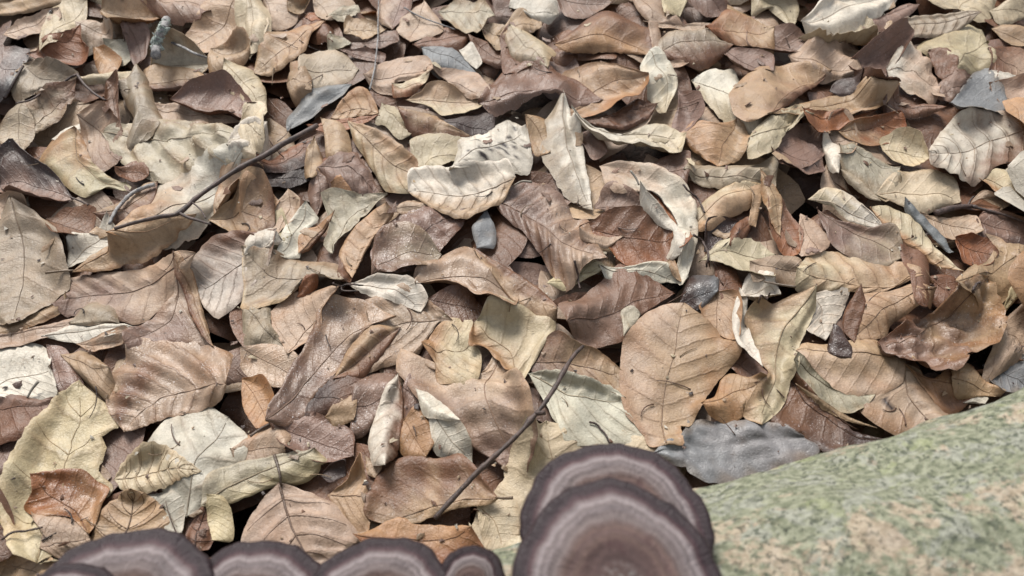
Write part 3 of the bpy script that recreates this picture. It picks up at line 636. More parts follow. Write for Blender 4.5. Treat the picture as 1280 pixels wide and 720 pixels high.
# --- right middle and lower right
('32',9,'C','245,68 262,140 220,232 180,332 150,462 110,592|0,695 -80,640 -40,540 35,440 -45,300 -65,160 60,108 150,85','mottled yellow tan leaf folded lengthwise, right of centre',D(f=-.45,v=.7,c2=('T','right'),nv=7)),
('32',8,'P','245,72 330,55 422,58 390,162 345,232|305,287 215,242 255,150','cream leaf with arched dark veins beside the folded yellow tan leaf',D(v=1,k=-.2,nv=6)),
('32',8,'B','478,28 497,100 472,200|432,314 388,242 400,150 440,80','narrow brown leaf upright above the dark seed husk',D(k=-.6,rib=0)),
('32',9,'D','350,205 395,232 432,330|418,382 350,387 308,350','dark shiny seed husk in the right centre below the narrow upright brown leaf',D(k=-.9,w=.8,nm='seed_husk',cat='seed husk',rib=0,v=0)),
('32',7,'T','793,58 640,56 490,68 470,180|450,282 590,272 640,202 785,152','pale ribbed leaf right of the narrow upright brown leaf',D(v=.9,k=-.3,nv=9)),
('32',8,'M','1020,62 960,68 830,148 700,200 580,270|575,312 650,382 730,412 820,472 900,472 925,402 1000,372 1080,342 1112,220 1060,130','big crumpled greyish mauve leaf at right, above the log',D(cr=2,w=.7,v=.7,c2=('T','base'))),
('32',7,'B','700,412 820,468 920,400 1000,400|1042,482 960,602 870,645 790,532','brown leaf under the crumpled mauve leaf, touching the log',D(c2=('O','base'),k=-.3)),
('32',7,'T','905,470 950,392 1020,400|1115,550 1030,562 940,562','tan curled leaf end beside the log under the crumpled leaf',D(k=-.6)),
('32',7,'T','662,380 652,480 560,537 440,543 350,502 270,422|195,335 230,300 330,308 450,288 580,298','smooth rounded tan leaf below the dark seed husk, right centre',D(k=-.3,v=.2,c2=('K','left'))),
('32',6,'E','160,392 190,358 280,440 380,530|512,550 470,612 400,632 310,592 230,502','grey green leaf curving below the smooth rounded tan leaf',D(k=.3,v=.5)),
('32',5,'K','660,418 740,440 800,540 875,630|850,725 700,745 540,725 435,652 500,600 600,540','pinkish tan leaf with one round dark hole, beside the log',D(v=.4,sp=0,hole=1)),
('32',7,'T','190,500 250,548 370,628 480,698|525,722 440,692 300,612','thin pale leaf edge left of the leaf with the round hole',D(rib=0)),
('32',6,'B','150,478 250,560 400,680|565,765 450,822 330,822 200,742 60,682','smooth dark chestnut leaf beside the log, right of the crumpled bark flake',D(w=.5,k=-.3,c2=('D','tip'))),
('32',7,'T','935,40 1050,-40 1130,0|1155,60 1130,205 1080,142 1000,72','tan leaf leaning below the bent midrib leaf at right',D(k=-.2)),
('32',8,'Y','1125,205 1200,118 1265,60|1265,-20 1200,20 1160,120','yellowish leaf edge at the right border',D(k=-.4,rib=0)),
('32',7,'K','1098,272 1150,208 1265,140|1265,345 1170,374','pinkish tan curled leaf at the right edge above the log',D(k=-.3)),
('32',5,'U','1070,410 1120,370 1265,398|1265,505 1150,545 1095,480','blue grey leaf at the right edge touching the log',D(v=.5)),
('32',4,'P','975,580 1010,545 1075,560|1060,585','small white scrap at the log edge under the curled tan leaf',D(rib=0)),
('32',5,'B','805,0 870,-20 935,0|930,120 860,130 800,60','dark brown leaf in the gap above the crumpled mauve leaf',D()),
# --- bottom centre
('23',6,'S','700,150 760,90 840,50 880,-30 1000,-15 1150,-20 1310,0|1420,60 1500,130 1300,235 1150,270 960,282 850,230','crumpled wet grey flake of bark between the double fungus and the log',D(cr=.6,w=.45,k=-.12,f=.12,rib=0,v=0,nm='bark_flake',cat='bark flake',tl=(0,.0),el=-.1,er=-.1,c2=('U','base'))),
('13',8,'T','1175,348 1130,380 1000,402 880,442 780,482|640,492 572,470 570,382 620,282 700,190 780,158 900,168 1000,145 1070,200 1122,272','big smooth tan leaf with a stalk crossed by the twig, bottom centre',D(k=-.3,w=.3,v=.3,c2=('B','right'),st='1175,348 1210,352 1255,350')),
('13',9,'O','520,555 610,490 720,428 800,468 960,478|1055,510 1120,585 1100,640 800,645 600,605','strong orange leaf just behind the small paired fungi at the bottom',D(k=-.3,c2=('R','right'),v=.1)),
('13',8,'K','160,300 90,360 0,460 -25,560 60,705|330,725 450,602 522,540 440,420 380,370 250,320','pinkish leaf with two dark ribs behind the lower left fungi',D(v=.6,st='',drk=1,k=-.1,nv=6)),
('13',7,'T','390,342 480,282 550,180 562,300|572,362 562,482 520,542 450,442','tan leaf fold between the dark husk and the big smooth tan leaf',D(f=-.4)),
('13',6,'K','560,160 600,180 632,210|600,250 565,230','small pale leaf scrap at the foot of the upright cone',D()),
('13',8,'D','345,252 400,200 478,178|462,240 400,282','dark pod shaped husk with a pale rim, lower centre left',D(k=.9,nm='seed_husk',cat='seed husk',rib=0,v=0)),
('13',7,'C','1090,392 1130,360 1265,358 1300,500|1200,602 1150,622 1110,502','cream leaf edge left of the double fungus',D(k=-.2)),
('13',4,'M','130,0 300,-40 470,40|480,150 330,180 180,100','dark mauve leaf above the bent pale green leaf, lower left of centre',D(w=.6)),
]

# ------------------------------------------------------------------ pigment of dry leaves (linear albedo, from the hue of each kind)
PAL = dict(P=(230, 221, 204), C=(216, 199, 167), S=(160, 158, 157), T=(191, 161, 128), K=(196, 169, 145), M=(144, 115, 100), B=(130, 91, 66),
           D=(72, 53, 47), R=(158, 102, 64), G=(178, 161, 138), E=(194, 183, 160), U=(140, 142, 144), O=(190, 148, 108), Y=(206, 191, 154))
ALB = 0.60
GROUP = 'fallen leaves lying on the forest floor'

# ------------------------------------------------------------------ ground: soil sheet and the loose litter under and around
RNG = np.random.default_rng(7)


def build_ground():
    n = 90
    x = np.linspace(-3, 3, n)
    X, Y = np.meshgrid(x, x + 0.5)
    Z = 0.012 * waves(RNG, X, Y, 0.5) - 0.03 + 0.006 * waves(RNG, X, Y, 0.12)
    V = np.stack([X, Y, Z], -1).reshape(-1, 3)
    tag(link('ground', mesh_from('ground', V, grid_faces(n, n), True, MAT_SOIL)), kind='structure')


build_ground()


def litter(count, region, zfun, tones, seed, dens=None, top=None):
    """many small bent leaves, joined: the uncountable litter"""
    rng = np.random.default_rng(seed)
    NU, NV = 6, 12
    u = np.linspace(-1, 1, NU + 1)[None, :]
    t = np.linspace(0, 1, NV + 1)[:, None]
    Vs, Fs, Cs, Ls, Ps = [], [], [], [], []
    off = 0
    for i in range(count):
        x, y = rng.uniform(region[0], region[1]), rng.uniform(region[2], region[3])
        if dens is not None and not dens(x, y, rng): continue
        Lf = rng.uniform(0.055, 0.092); W = Lf * rng.uniform(0.26, 0.40)
        w = np.sin(np.pi * np.clip(t, 0.004, 0.996) ** rng.uniform(0.8, 1.05)) ** 0.75
        lx = W * u * w + 0.12 * W * np.sin(t * 3 + rng.uniform(0, 6))
        ly = Lf * (t - 0.5) + 0 * u
        k = rng.normal(-0.25, 0.5)
        lz = k * W * (1 - np.sqrt(1 - (0.95 * u) ** 2)) * w + rng.normal(0, 0.25) * Lf * (t - 0.5) ** 2 + 0.10 * W * waves(rng, lx, ly, W * 1.1, 5)
        a, tx, ty = rng.uniform(0, 6.28), rng.normal(0, 0.28), rng.normal(0, 0.28)
        lz = lz + lx * tx + ly * ty
        gx = x + lx * np.cos(a) - ly * np.sin(a)
        gy = y + lx * np.sin(a) + ly * np.cos(a)
        gz = zfun(x, y, rng) + lz
        if top is not None: gz = top - 0.006 * np.log1p(np.exp(np.clip((top - gz) / 0.006, -40, 40)))
        Vs.append(np.stack([gx, gy, gz], -1).reshape(-1, 3))
        Fs.append(grid_faces(NV + 1, NU + 1, off=off)); off += (NU + 1) * (NV + 1)
        c = lin(PAL[tones[rng.integers(len(tones))]]) * ALB * rng.uniform(0.75, 1.15)
        m = (NU + 1) * (NV + 1)
        Cs.append(np.tile([*c, 1], (m, 1)))
        Ls.append(np.stack([u + 0 * t, t + 0 * u, 7 * (t - 0.25 * np.abs(u))], -1).reshape(-1, 3))
        Ps.append(np.tile([0.4, 0.3, 0.9], (m, 1)))
    me = mesh_from('leaf_litter', np.vstack(Vs), np.vstack(Fs), True, MAT_LEAF)
    attr(me, 'col', 'FLOAT_COLOR', np.vstack(Cs)); attr(me, 'lv', 'FLOAT_VECTOR', np.vstack(Ls)); attr(me, 'prm', 'FLOAT_VECTOR', np.vstack(Ps))
    return me


def in_view(x, y, m=0.0):
    c = np.array([x, y, 0.02]) - CAM
    d = c @ FWD
    px, py = 640 + F_PX * c[0] / d, 360 - F_PX * (c @ UP) / d
    return -m < px < 1280 + m and -m < py < 720 + m


me = litter(1500, (-0.6, 0.6, -0.05, 1.05), lambda x, y, r: r.uniform(-0.008, 0.012), 'BTMBKB', 11, lambda x, y, r: in_view(x, y, 120), 0.013)
tag(link('leaf_litter', me), 'shaded brown litter of older leaves showing in the gaps between the top leaves', 'leaf litter', kind='stuff')
me = litter(4200, (-1.5, 1.5, -0.7, 1.9), lambda x, y, r: r.uniform(0.0, 0.035), 'TKMPCGBO', 12, lambda x, y, r: not in_view(x, y, 25))
tag(link('leaf_litter', me), 'dry beech litter carpeting the ground all round the surveyed leaves', 'leaf litter', kind='stuff')

# ------------------------------------------------------------------ a height map keeps each new leaf resting on those below it
CELL = 0.0015
HX0, HY0, HN = -0.75, -0.25, 1000
HM = np.full((HN, HN), 0.013)


def h_idx(x, y):
    return (np.clip(((y - HY0) / CELL).astype(int), 0, HN - 1), np.clip(((x - HX0) / CELL).astype(int), 0, HN - 1))


def refine(G, k=3):
    """bilinear upsampling of a vertex grid"""
    n, m = G.shape[:2]
    a = np.linspace(0, n - 1, (n - 1) * k + 1); b = np.linspace(0, m - 1, (m - 1) * k + 1)
    i = np.minimum(a.astype(int), n - 2); j = np.minimum(b.astype(int), m - 2)
    fa = (a - i)[:, None, None]; fb = (b - j)[None, :, None]
    return (G[i][:, j] * (1 - fa) * (1 - fb) + G[i + 1][:, j] * fa * (1 - fb) + G[i][:, j + 1] * (1 - fa) * fb + G[i + 1][:, j + 1] * fa * fb)


def smooth2(Z):
    P = np.pad(Z, 1, mode='edge')
    return (P[:-2, 1:-1] + P[2:, 1:-1] + P[1:-1, :-2] + P[1:-1, 2:] + 2 * Z) / 6


THICK = 0.00032


def name_of(o):
    return o.get('nm', 'leaf')


def build_leaf(i, spec):
    tile, rank, code, pts, label, o = spec
    rng = np.random.default_rng(1000 + i)
    a, b = pts.split('|')
    pa, pb = to_px(tile, a), to_px(tile, b)
    base, tip = pa[0], pb[0]
    A = [base] + pa[1:] + [tip]
    B = [base] + pb[1:][::-1] + [tip]
    allp = np.array(pa + pb)
    span = np.ptp(allp, axis=0).max()
    NV = int(np.clip(span / 3.2, 18, 52)); NU = int(np.clip(span / 6.5, 10, 22)); NU += NU % 2
    grow = 1.16 if rank <= 5 else (1.10 if rank <= 7 else 1.03)      # blades run on under their neighbours
    if name_of(o) == 'leaf':
        cc_ = np.array(A + B[::-1]).mean(0)
        A = [tuple(cc_ + (np.array(p) - cc_) * grow) for p in A]; B = [tuple(cc_ + (np.array(p) - cc_) * grow) for p in B]
        base, tip = A[0], A[-1]
    sharp = rng.uniform(0.1, 0.5)
    cA, cB = catmull(A, NV + 1, sharp), catmull(B, NV + 1, sharp)
    t = np.linspace(0, 1, NV + 1)
    # small irregularities of the margin
    ed = span * 0.0042
    for c in (cA, cB):
        nrm = np.gradient(c, axis=0)[:, ::-1] * [1, -1]
        nrm /= np.linalg.norm(nrm, axis=1)[:, None] + 1e-9
        j = sum(np.sin(t * f * 6.28 + rng.uniform(0, 6.28)) for f in (3.1, 6.3, 11.0)) / 2 + rng.normal(0, 0.45, len(t))
        tooth = o.get('tooth', 0)
        if tooth:
            j = j * 0.5 + (np.arange(len(t)) % 3 - 1) * 1.1 * tooth
        cin = (np.array(base) + np.array(tip)) / 2 - c[len(c) // 2]
        sgn = 1.0 if nrm[len(c) // 2] @ cin > 0 else -1.0
        for _ in range(rng.integers(0, 3)):                          # nicks and small tears
            j = j + sgn * rng.uniform(2, 6) * np.exp(-np.abs(t - rng.uniform(0.12, 0.9)) / rng.uniform(0.012, 0.03))
        c += nrm * (j * np.minimum(1, 8 * t * (1 - t)))[:, None] * ed
    straight = np.array(base)[None] * (1 - t[:, None]) + np.array(tip)[None] * t[:, None]
    M = 0.55 * straight + 0.45 * (cA + cB) / 2
    M += (np.array([[-(tip[1] - base[1]), tip[0] - base[0]]]) * (0.035 * rng.normal() * np.sin(np.pi * t)[:, None]))
    u = np.linspace(-1, 1, NU + 1)
    U, T = np.meshgrid(u, t)
    E = np.where(U[..., None] < 0, cA[:, None, :], cB[:, None, :])
    PX = M[:, None, :] + (E - M[:, None, :]) * np.abs(U)[..., None]
    cen = PX.mean((0, 1))
    # lay the outline on a tilted plane resting in the litter
    tl = o.get('tl', (rng.normal(0, 0.17), rng.normal(0.04, 0.17)))
    nvec = np.array([-tl[0], -tl[1], 1.0]); nvec /= np.linalg.norm(nvec)
    nv = o.get('nv', int(rng.integers(6, 9)))
    if name_of(o) != 'leaf': nv = 1
    z0 = 0.012 + 0.002 * rank
    crk = o.get('cr', 0)
    for it in range(4):
        p0 = ground_at(cen, z0)
        Q = on_plane(PX, p0, nvec)
        if it == 0:
            e1 = Q[-1, 0] - Q[0, 0]
            Lm = np.linalg.norm(e1) + 1e-6
            Wa = np.linalg.norm(Q[:, 0] - Q[:, NU // 2], axis=1); Wb = np.linalg.norm(Q[:, -1] - Q[:, NU // 2], axis=1)
            W = max(0.5 * (Wa.max() + Wb.max()), 0.004)
            loc = (Q - Q.mean((0, 1)))[..., :2]
            X, Y = loc[..., 0], loc[..., 1]
            wl_ = np.where(U < 0, Wa[:, None], Wb[:, None])
            k = o.get('k', rng.normal(0, 0.4))
            if k < 0 and 'flat' not in o: k = k * 1.25
            d = k * wl_ * (1 - np.sqrt(1 - (0.97 * U) ** 2))
            d += o.get('f', rng.normal(0, 0.06)) * wl_ * np.abs(U)
            s = nv * (T - (0.55 * wl_ / Lm) * np.abs(U) * (1 - 0.3 * T))
            vst = o.get('v', rng.uniform(0.2, 0.5))
            d += (0.015 + 0.05 * vst) * W * np.cos(2 * np.pi * s) * np.minimum(1, np.abs(U) * 4) * np.minimum(1, 6 * T * (1 - T)) * (1 - 0.5 * np.abs(U))
            d -= 0.03 * W * np.exp(-(U / 0.12) ** 2)                       # the midrib lies in a groove
            d += o.get('el', rng.normal(-0.05, 0.34)) * wl_ * sstep(0.45, 1.0, -U) + o.get('er', rng.normal(-0.05, 0.34)) * wl_ * sstep(0.45, 1.0, U)
            d += o.get('et', rng.normal(-0.02, 0.05)) * Lm * sstep(0.6, 1, T) + rng.normal(0, 0.04) * Lm * sstep(0.6, 1, 1 - T)
            d += rng.normal(0, 0.20 if 'tl' not in o else 0.06) * Lm * (T - 0.5) ** 2 * 2
            d += 0.095 * W * waves(rng, X, Y, 1.6 * W, 6)
            d += (0.018 + 0.075 * crk) * W * (np.abs(waves(rng, X, Y, 0.75 * W, 5)) - 0.7)
            d += 0.05 * W * waves(rng, 3.2 * T, U * 0 + 0.5 * (U > 0), 1.0, 4) * np.abs(U) ** 2.5
            if crk: d += 0.035 * crk * W * waves(rng, X, Y, 0.36 * W, 6)
            if o.get('flat'): d *= 0.45
            d -= d.mean()
        G = Q + d[..., None] * nvec
        H = HM[h_idx(G[..., 0], G[..., 1])]
        gap = (H + 0.0006 - G[..., 2])
        if it < 3:
            z0 += np.percentile(gap, 56)
    # what still dips below its neighbours drapes over them
    gap = np.maximum(gap, 0)
    lift = gap.copy()
    for _ in range(3): lift = np.maximum(smooth2(lift), gap * 0.9)
    lift = smooth2(smooth2(lift))
    G[..., 2] += lift
    R = refine(G)
    iy, ix = h_idx(R[..., 0], R[..., 1])
    np.maximum.at(HM, (iy.ravel(), ix.ravel()), R[..., 2].ravel())
    # two skins and a rim give the blade its thickness
    org = G[0, NU // 2].copy()
    G = G - org
    du, dv = np.gradient(G, axis=1), np.gradient(G, axis=0)
    nn = np.cross(du, dv); nn /= np.linalg.norm(nn, axis=-1, keepdims=True) + 1e-12
    nn = np.where(nn[..., 2:3] < 0, -nn, nn)
    low = G - nn * THICK
    n1, n2 = NV + 1, NU + 1
    f1 = grid_faces(n1, n2)
    flip = np.cross(du, dv)[..., 2].mean() < 0
    top = f1[:, ::-1] if flip else f1
    bot = (f1 if flip else f1[:, ::-1]) + n1 * n2
    idx = np.arange(n1 * n2).reshape(n1, n2)
    loop = np.r_[idx[:-1, -1], idx[-1, ::-1][:-1], idx[1:, 0][::-1], idx[0, :-1]]
    loop = np.unique(loop) if False else loop
    m = len(loop)
    V = np.vstack([G.reshape(-1, 3), low.reshape(-1, 3), G.reshape(-1, 3)[loop], low.reshape(-1, 3)[loop]])
    o2 = 2 * n1 * n2
    q = np.arange(m)
    rim = np.stack([o2 + q, o2 + (q + 1) % m, o2 + m + (q + 1) % m, o2 + m + q], -1)
    me = mesh_from('leaf_blade', V, np.vstack([top, bot, rim]), True, MAT_LEAF)
    # pigment per point: base colour with a second colour where the leaf has one
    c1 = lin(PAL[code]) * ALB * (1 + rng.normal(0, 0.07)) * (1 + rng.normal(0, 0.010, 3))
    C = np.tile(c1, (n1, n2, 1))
    if 'c2' in o:
        cc, mode = o['c2']
        c2 = lin(PAL[cc]) * ALB
        wob = 0.13 * waves(rng, X, Y, 0.9 * W, 6) + 0.05 * waves(rng, X, Y, 0.25 * W, 6)
        mk = {'tip': T, 'base': 1 - T, 'left': (1 - U) / 2, 'right': (1 + U) / 2,
              'rightedge': 0.02 + sstep(0.72, 0.95, U) * 0.9, 'rightbase': (1 - T) * 0.6 + (1 + U) * 0.22, 'leftbase': (1 - T) * 0.6 + (1 - U) * 0.22,
              'rightmid': np.exp(-((U - 0.45) / 0.3) ** 2 - ((T - 0.75) / 0.25) ** 2)}[mode]
        mk = sstep(0.22, 1.0, mk + wob)[..., None]
        C = C * (1 - mk) + c2 * mk
    pk = 0.4 if code in 'PCY' else 1.0
    warm = sstep(0.6, 1.6, waves(rng, X, Y, 1.2 * W, 7))[..., None] * rng.uniform(0.1, 0.5) * pk
    C = C * (1 - warm) + C * np.array([0.92, 0.72, 0.55]) * warm
    # browned margins and warm stripes between the side veins
    mg = sstep(0.55, 1.05, np.abs(U) + 0.25 * waves(rng, X, Y, 0.8 * W, 5))[..., None] * rng.uniform(0.0, 0.75) * pk
    C = C * (1 - mg) + C * np.array([0.80, 0.60, 0.42]) * mg
    sp_ = (0.5 + 0.5 * np.cos(2 * np.pi * s + 0.8))[..., None] * np.minimum(1, np.abs(U) * 3)[..., None] * rng.uniform(0.1, 0.9) * vst * pk
    sp_ = sp_ * np.clip(0.6 + 0.6 * waves(rng, X, Y, 1.1 * W, 5), 0, 1)[..., None]
    C = C * (1 - sp_) + C * np.array([0.84, 0.66, 0.48]) * sp_
    if o.get('sp') or o.get('hole'):
        nsp = 22 if o.get('sp') else 1
        for _ in range(nsp):
            su, st = (rng.uniform(-0.5, 0.5), rng.uniform(0.2, 0.85)) if nsp > 1 else (0.45, 0.45)
            dd = np.hypot((U - su) * wl_, (T - st) * Lm)
            C = np.where((dd < (0.0016 if nsp > 1 else 0.0026))[..., None], lin(PAL['D']) * 0.3, C)
    C = np.concatenate([C.reshape(-1, 3), C.reshape(-1, 3) * 0.95, C.reshape(-1, 3)[loop], C.reshape(-1, 3)[loop]])
    attr(me, 'col', 'FLOAT_COLOR', np.c_[np.clip(C, 0.01, 0.75), np.ones(len(C))])
    lv = np.stack([U, T, s], -1).reshape(-1, 3)
    attr(me, 'lv', 'FLOAT_VECTOR', np.vstack([lv, lv, lv[loop], lv[loop]]))
    wet = o.get('w', 0.15 + 0.15 * rng.random())
    attr(me, 'prm', 'FLOAT_VECTOR', np.tile([vst, wet, rng.uniform(0.55, 0.95)], (len(V), 1)))
    name = o.get('nm', 'leaf')
    ob = link(name, me, loc=org)
    tag(ob, label, o.get('cat', 'leaf'), {'leaf': GROUP, 'seed_husk': 'seed husks among the leaves', 'bark_flake': 'bark flakes among the leaves', 'bark_strip': 'bark strips among the leaves'}[name])
    # midrib, side veins and stalk as parts
    mid = NU // 2
    wpx = span / 100.0
    def strand(nm, path, r0, r1, tone, sides=5):
        rr = np.linspace(r0, r1, len(path))
        v, f = tube(path, rr, sides)
        m2 = mesh_from(nm, v, f, True, MAT_LEAF)
        attr(m2, 'col', 'FLOAT_COLOR', np.tile([*tone, 1], (len(v), 1)))
        attr(m2, 'lv', 'FLOAT_VECTOR', np.tile([0, 0.5, 0], (len(v), 1)))
        attr(m2, 'prm', 'FLOAT_VECTOR', np.tile([0, 0.3, 0.7], (len(v), 1)))
        return link(nm, m2, ob)
    cm = C[: n1 * n2].reshape(n1, n2, 3)[:, mid].mean(0)
    dark = o.get('drk', 0)
    tone = cm * (np.array((0.34, 0.29, 0.26)) if dark else np.array((0.70, 0.62, 0.56)) * rng.uniform(0.75, 1.15))
    if o.get('rib', 1) and span > 34:
        a0, a1 = 1, int(NV * 0.93)
        path = G[a0:a1, mid] + nn[a0:a1, mid] * 0.00015
        strand('midrib', path, (0.00075 if dark else 0.00042) * min(1.2, span / 110), 0.00016, tone)
        if o.get('sv') or dark:
            for side in (-1, 1):
                for kk in range(1, nv):
                    pth = []
                    for q_ in np.linspace(0, 0.9, 14):
                        tt = kk / nv + (0.55 * (Wa if side < 0 else Wb).max() / Lm) * q_ * 0.85
                        if tt > 0.96: break
                        fi = tt * NV; i0 = int(fi); fj = mid + side * q_ * mid; j0 = min(int(fj), NU - 1)
                        a_, b_ = fi - i0, fj - j0
                        g = (G[i0, j0] * (1 - a_) * (1 - b_) + G[i0 + 1, j0] * a_ * (1 - b_) + G[i0, j0 + 1] * (1 - a_) * b_ + G[i0 + 1, j0 + 1] * a_ * b_)
                        pth.append(g + np.array([0, 0, 0.0001]))
                    if len(pth) > 4:
                        strand('side_vein', np.array(pth), 0.00030, 0.00010, tone * 1.15, 4)
    if 'st' in o:
        if o['st']:
            sp = np.array(to_px(tile, o['st']))
        else:                                                       # a stalk that runs on past the blade, lifted clear of the leaves behind
            b0 = np.array(base); dr = np.array(base) - M[NV // 4]; dr /= np.linalg.norm(dr)
            sp = np.array([b0, b0 + dr * 20 + [1.5, 0], b0 + dr * 40])
        sp = catmull(sp, 14)
        zz = org[2] + np.linspace(0.0004, 0.004, 14)
        g0 = ground_at(sp, zz)
        hh = HM[h_idx(g0[:, 0], g0[:, 1])] + 0.0006
        zz = np.maximum(zz, hh)
        zz = np.convolve(np.pad(zz, 2, mode='edge'), np.ones(5) / 5, 'valid'); zz[0] = org[2]
        g0 = ground_at(sp, zz)
        strand('stalk', g0 - org, 0.0006, 0.0009, cm * 0.42 if not dark else cm * 0.28, 6)
    return ob


order = sorted(range(len(LEAVES)), key=lambda i: (LEAVES[i][1], i))
for i in order:
    build_leaf(i, LEAVES[i])

# ------------------------------------------------------------------ twigs
def build_twig(name, label, cat, tile, main, r0, r1, forks=(), mat=None, knots=(), lift=0.004, lich=None, zs=None):
    rng = np.random.default_rng(abs(hash(label)) % 1000 if False else len(label))
    P = catmull(np.array(to_px(tile, main)), 46)
    g = ground_at(P, 0.03)
    hh = HM[h_idx(g[:, 0], g[:, 1])]
    for _ in range(5):
        t = np.linspace(0, 1, len(P))
        co = np.polyfit(t, hh, 3)
        z = np.polyval(co, t)
        z += max(0, np.percentile(hh - z, 100)) + lift * 0.2
        if zs: z = np.linspace(hh[:5].mean() + zs[0], hh[-5:].mean() + zs[1], len(P))
        g = ground_at(P, z)
        hh = HM[h_idx(g[:, 0], g[:, 1])]
    g = g + np.stack([np.cumsum(rng.normal(0, 0.00008, len(g))), np.cumsum(rng.normal(0, 0.00008, len(g))), np.zeros(len(g))], 1)
    rad = np.linspace(r0, r1, len(P)) * (1 + 0.07 * rng.normal(size=len(P)))
    for kt, kr in knots:
        rad = rad + r0 * kr * np.exp(-((np.linspace(0, 1, len(P)) - kt) / 0.022) ** 2)
    org = g[0].copy()
    root = bpy.data.objects.new(name, None)
    COL.objects.link(root); root.location = org
    root.empty_display_size = 0.01
    tag(root, label, cat, 'twigs and stems among the leaves')
    v, f = tube(g - org, rad, 10, 0.05, rng)
    link('stem', mesh_from('stem', v, f, True, mat or MAT_TWIG), root)
    for ft, pts, fr0, fr1, nm in forks:
        q = catmull(np.array(to_px(tile, pts)), 16)
        zi = z[int(ft * (len(P) - 1))]
        gq = ground_at(q, np.linspace(zi, zi + 0.003, 16))
        v, f = tube(gq - org, np.linspace(fr0, fr1, 16) * (1 + 0.06 * rng.normal(size=16)), 8, 0.05, rng)
        link(nm, mesh_from(nm, v, f, True, mat or MAT_TWIG), root)
    if lich:
        for tt, s_ in lich:
            c = g[int(tt * (len(g) - 1))] - org
            n = 9
            th, ph = np.meshgrid(np.linspace(0, np.pi, n), np.linspace(0, 2 * np.pi, 14, endpoint=False), indexing='ij')
            rr = s_ * (1 + 0.28 * rng.normal(size=th.shape))
            v = np.stack([rr * np.sin(th) * np.cos(ph), rr * np.sin(th) * np.sin(ph), 0.8 * rr * np.cos(th)], -1).reshape(-1, 3) + c
            link('lichen_patch', mesh_from('lichen_patch', v, grid_faces(n, 14, True), True, MAT_LICHEN), root)
    return root


build_twig('twig', 'long forked dark twig lying across the leaves at upper left', 'twig', '01',
           '545,438 650,405 760,378 845,362 930,290 1050,205 1150,140 1250,90 1330,40 1400,5 1500,-50', 0.0011, 0.0020,
           [(0.30, '850,365 890,385 940,400 998,418', 0.0011, 0.0007, 'side_twig'), (0.36, '905,312 930,330 955,355 975,390', 0.0006, 0.0004, 'side_twig')],
           knots=[(0.30, .5), (0.62, .3), (0.8, .35)], mat=MAT_TWIG)
build_twig('twig', 'short grey twig stub beside the lower end of the forked twig', 'twig', '01', '520,415 550,350 600,290 650,255 728,228', 0.0010, 0.0014, mat=MAT_TWIG_GREY, knots=[(.5, .3)])
build_twig('twig', 'straight dark twig with a knuckle, pointing up from behind the fungi', 'twig', '22', '-330,1130 -250,1040 -120,900 30,760 150,630 230,520 290,410 330,350 368,312', 0.0014, 0.0011,
           [(0.60, '150,632 172,630 192,628', 0.0014, 0.0012, 'bud')], knots=[(.60, .5), (.86, .35), (.3, .25)], lift=0.008)
build_twig('twig', 'dark twig with a thick blunt end entering from the right edge', 'twig', '31', '1000,330 1060,348 1140,370 1251,408 1350,440', 0.0010, 0.0008,
           [(0.02, '1005,332 960,335 900,345 835,365', 0.0015, 0.0024, 'blunt_end'), (0.02, '985,330 1000,300 1015,285', 0.0008, 0.0005, 'side_twig')], knots=[(.05, .5)])
build_twig('twig', 'thin upright grey stem at the top between crumpled leaves', 'stem', '10', '618,-20 615,100 612,200 600,310 575,425', 0.0004, 0.0007, mat=MAT_TWIG_GREY)
build_twig('twig', 'thin forked twig at upper left below the rust orange leaf', 'twig', '00', '75,490 150,470 220,425 290,395 330,365 365,352', 0.0006, 0.0009,
           [(0.98, '365,352 400,400 450,445 500,475', 0.0011, 0.0008, 'side_twig')])
build_twig('twig', 'pale slender stem running down to the curled mauve leaf at upper left', 'stem', '00', '800,195 860,220 920,250 975,272', 0.0010, 0.0008, mat=MAT_TWIG_GREY)
build_twig('lichen_twig', 'stubby twig crusted with pale lichen near the top left', 'twig', '00', '790,95 770,140 745,190 738,260', 0.0030, 0.0032, mat=MAT_TWIG_GREY,
           lich=[(0.1, .0036), (0.3, .0042), (0.55, .0046), (0.8, .0044)])
build_twig('twig', 'short dark stick at the left edge near the top', 'twig', '00', '20,465 60,400 110,310', 0.0011, 0.0008)
build_twig('twig', 'thin dark stalk lying beside the rolled leaves at upper centre', 'stem', '21', '850,230 880,260 925,300 950,360', 0.0007, 0.0006)
build_twig('twig', 'thin bent dark stalk by the wet hollow right of centre', 'stem', '21', '900,470 940,500 965,560 960,620', 0.0008, 0.0006)
build_twig('twig', 'fine hooked stalk on the leaf right of centre', 'stem', '22', '1205,110 1220,75 1250,90 1265,60', 0.0006, 0.0005)
build_twig('twig', 'fine dark stalk at bottom left beside the pale yellow leaf', 'stem', '03', '10,545 60,515 130,508 205,490', 0.0006, 0.0005)
build_twig('twig', 'fine pale stem crossing the rounded pinkish leaf at the top', 'stem', '10', '740,35 820,80 900,110 980,140', 0.0006, 0.0005, mat=MAT_TWIG_GREY)
build_twig('twig', 'tiny branched stalk on the pale pinkish leaf at the centre', 'stem', '12', '405,15 440,30 480,22 550,25', 0.0007, 0.0005,
           [(0.3, '440,30 450,50 520,52', 0.0006, 0.0004, 'side_twig')])
build_twig('twig', 'curved dark stalk over the lower tip of the striped mauve leaf', 'stem', '21', '335,590 350,630 355,680 360,720', 0.0007, 0.0006)
build_twig('twig', 'dark leaf stalk standing over the large brown topped leaf at right', 'stem', '32', '1010,60 1020,30 1045,12', 0.0008, 0.0007)
build_twig('twig', 'fine dark stalk on the white leaf beside the twig', 'stem', '22', '405,675 440,685 470,725 490,770', 0.0006, 0.0005)

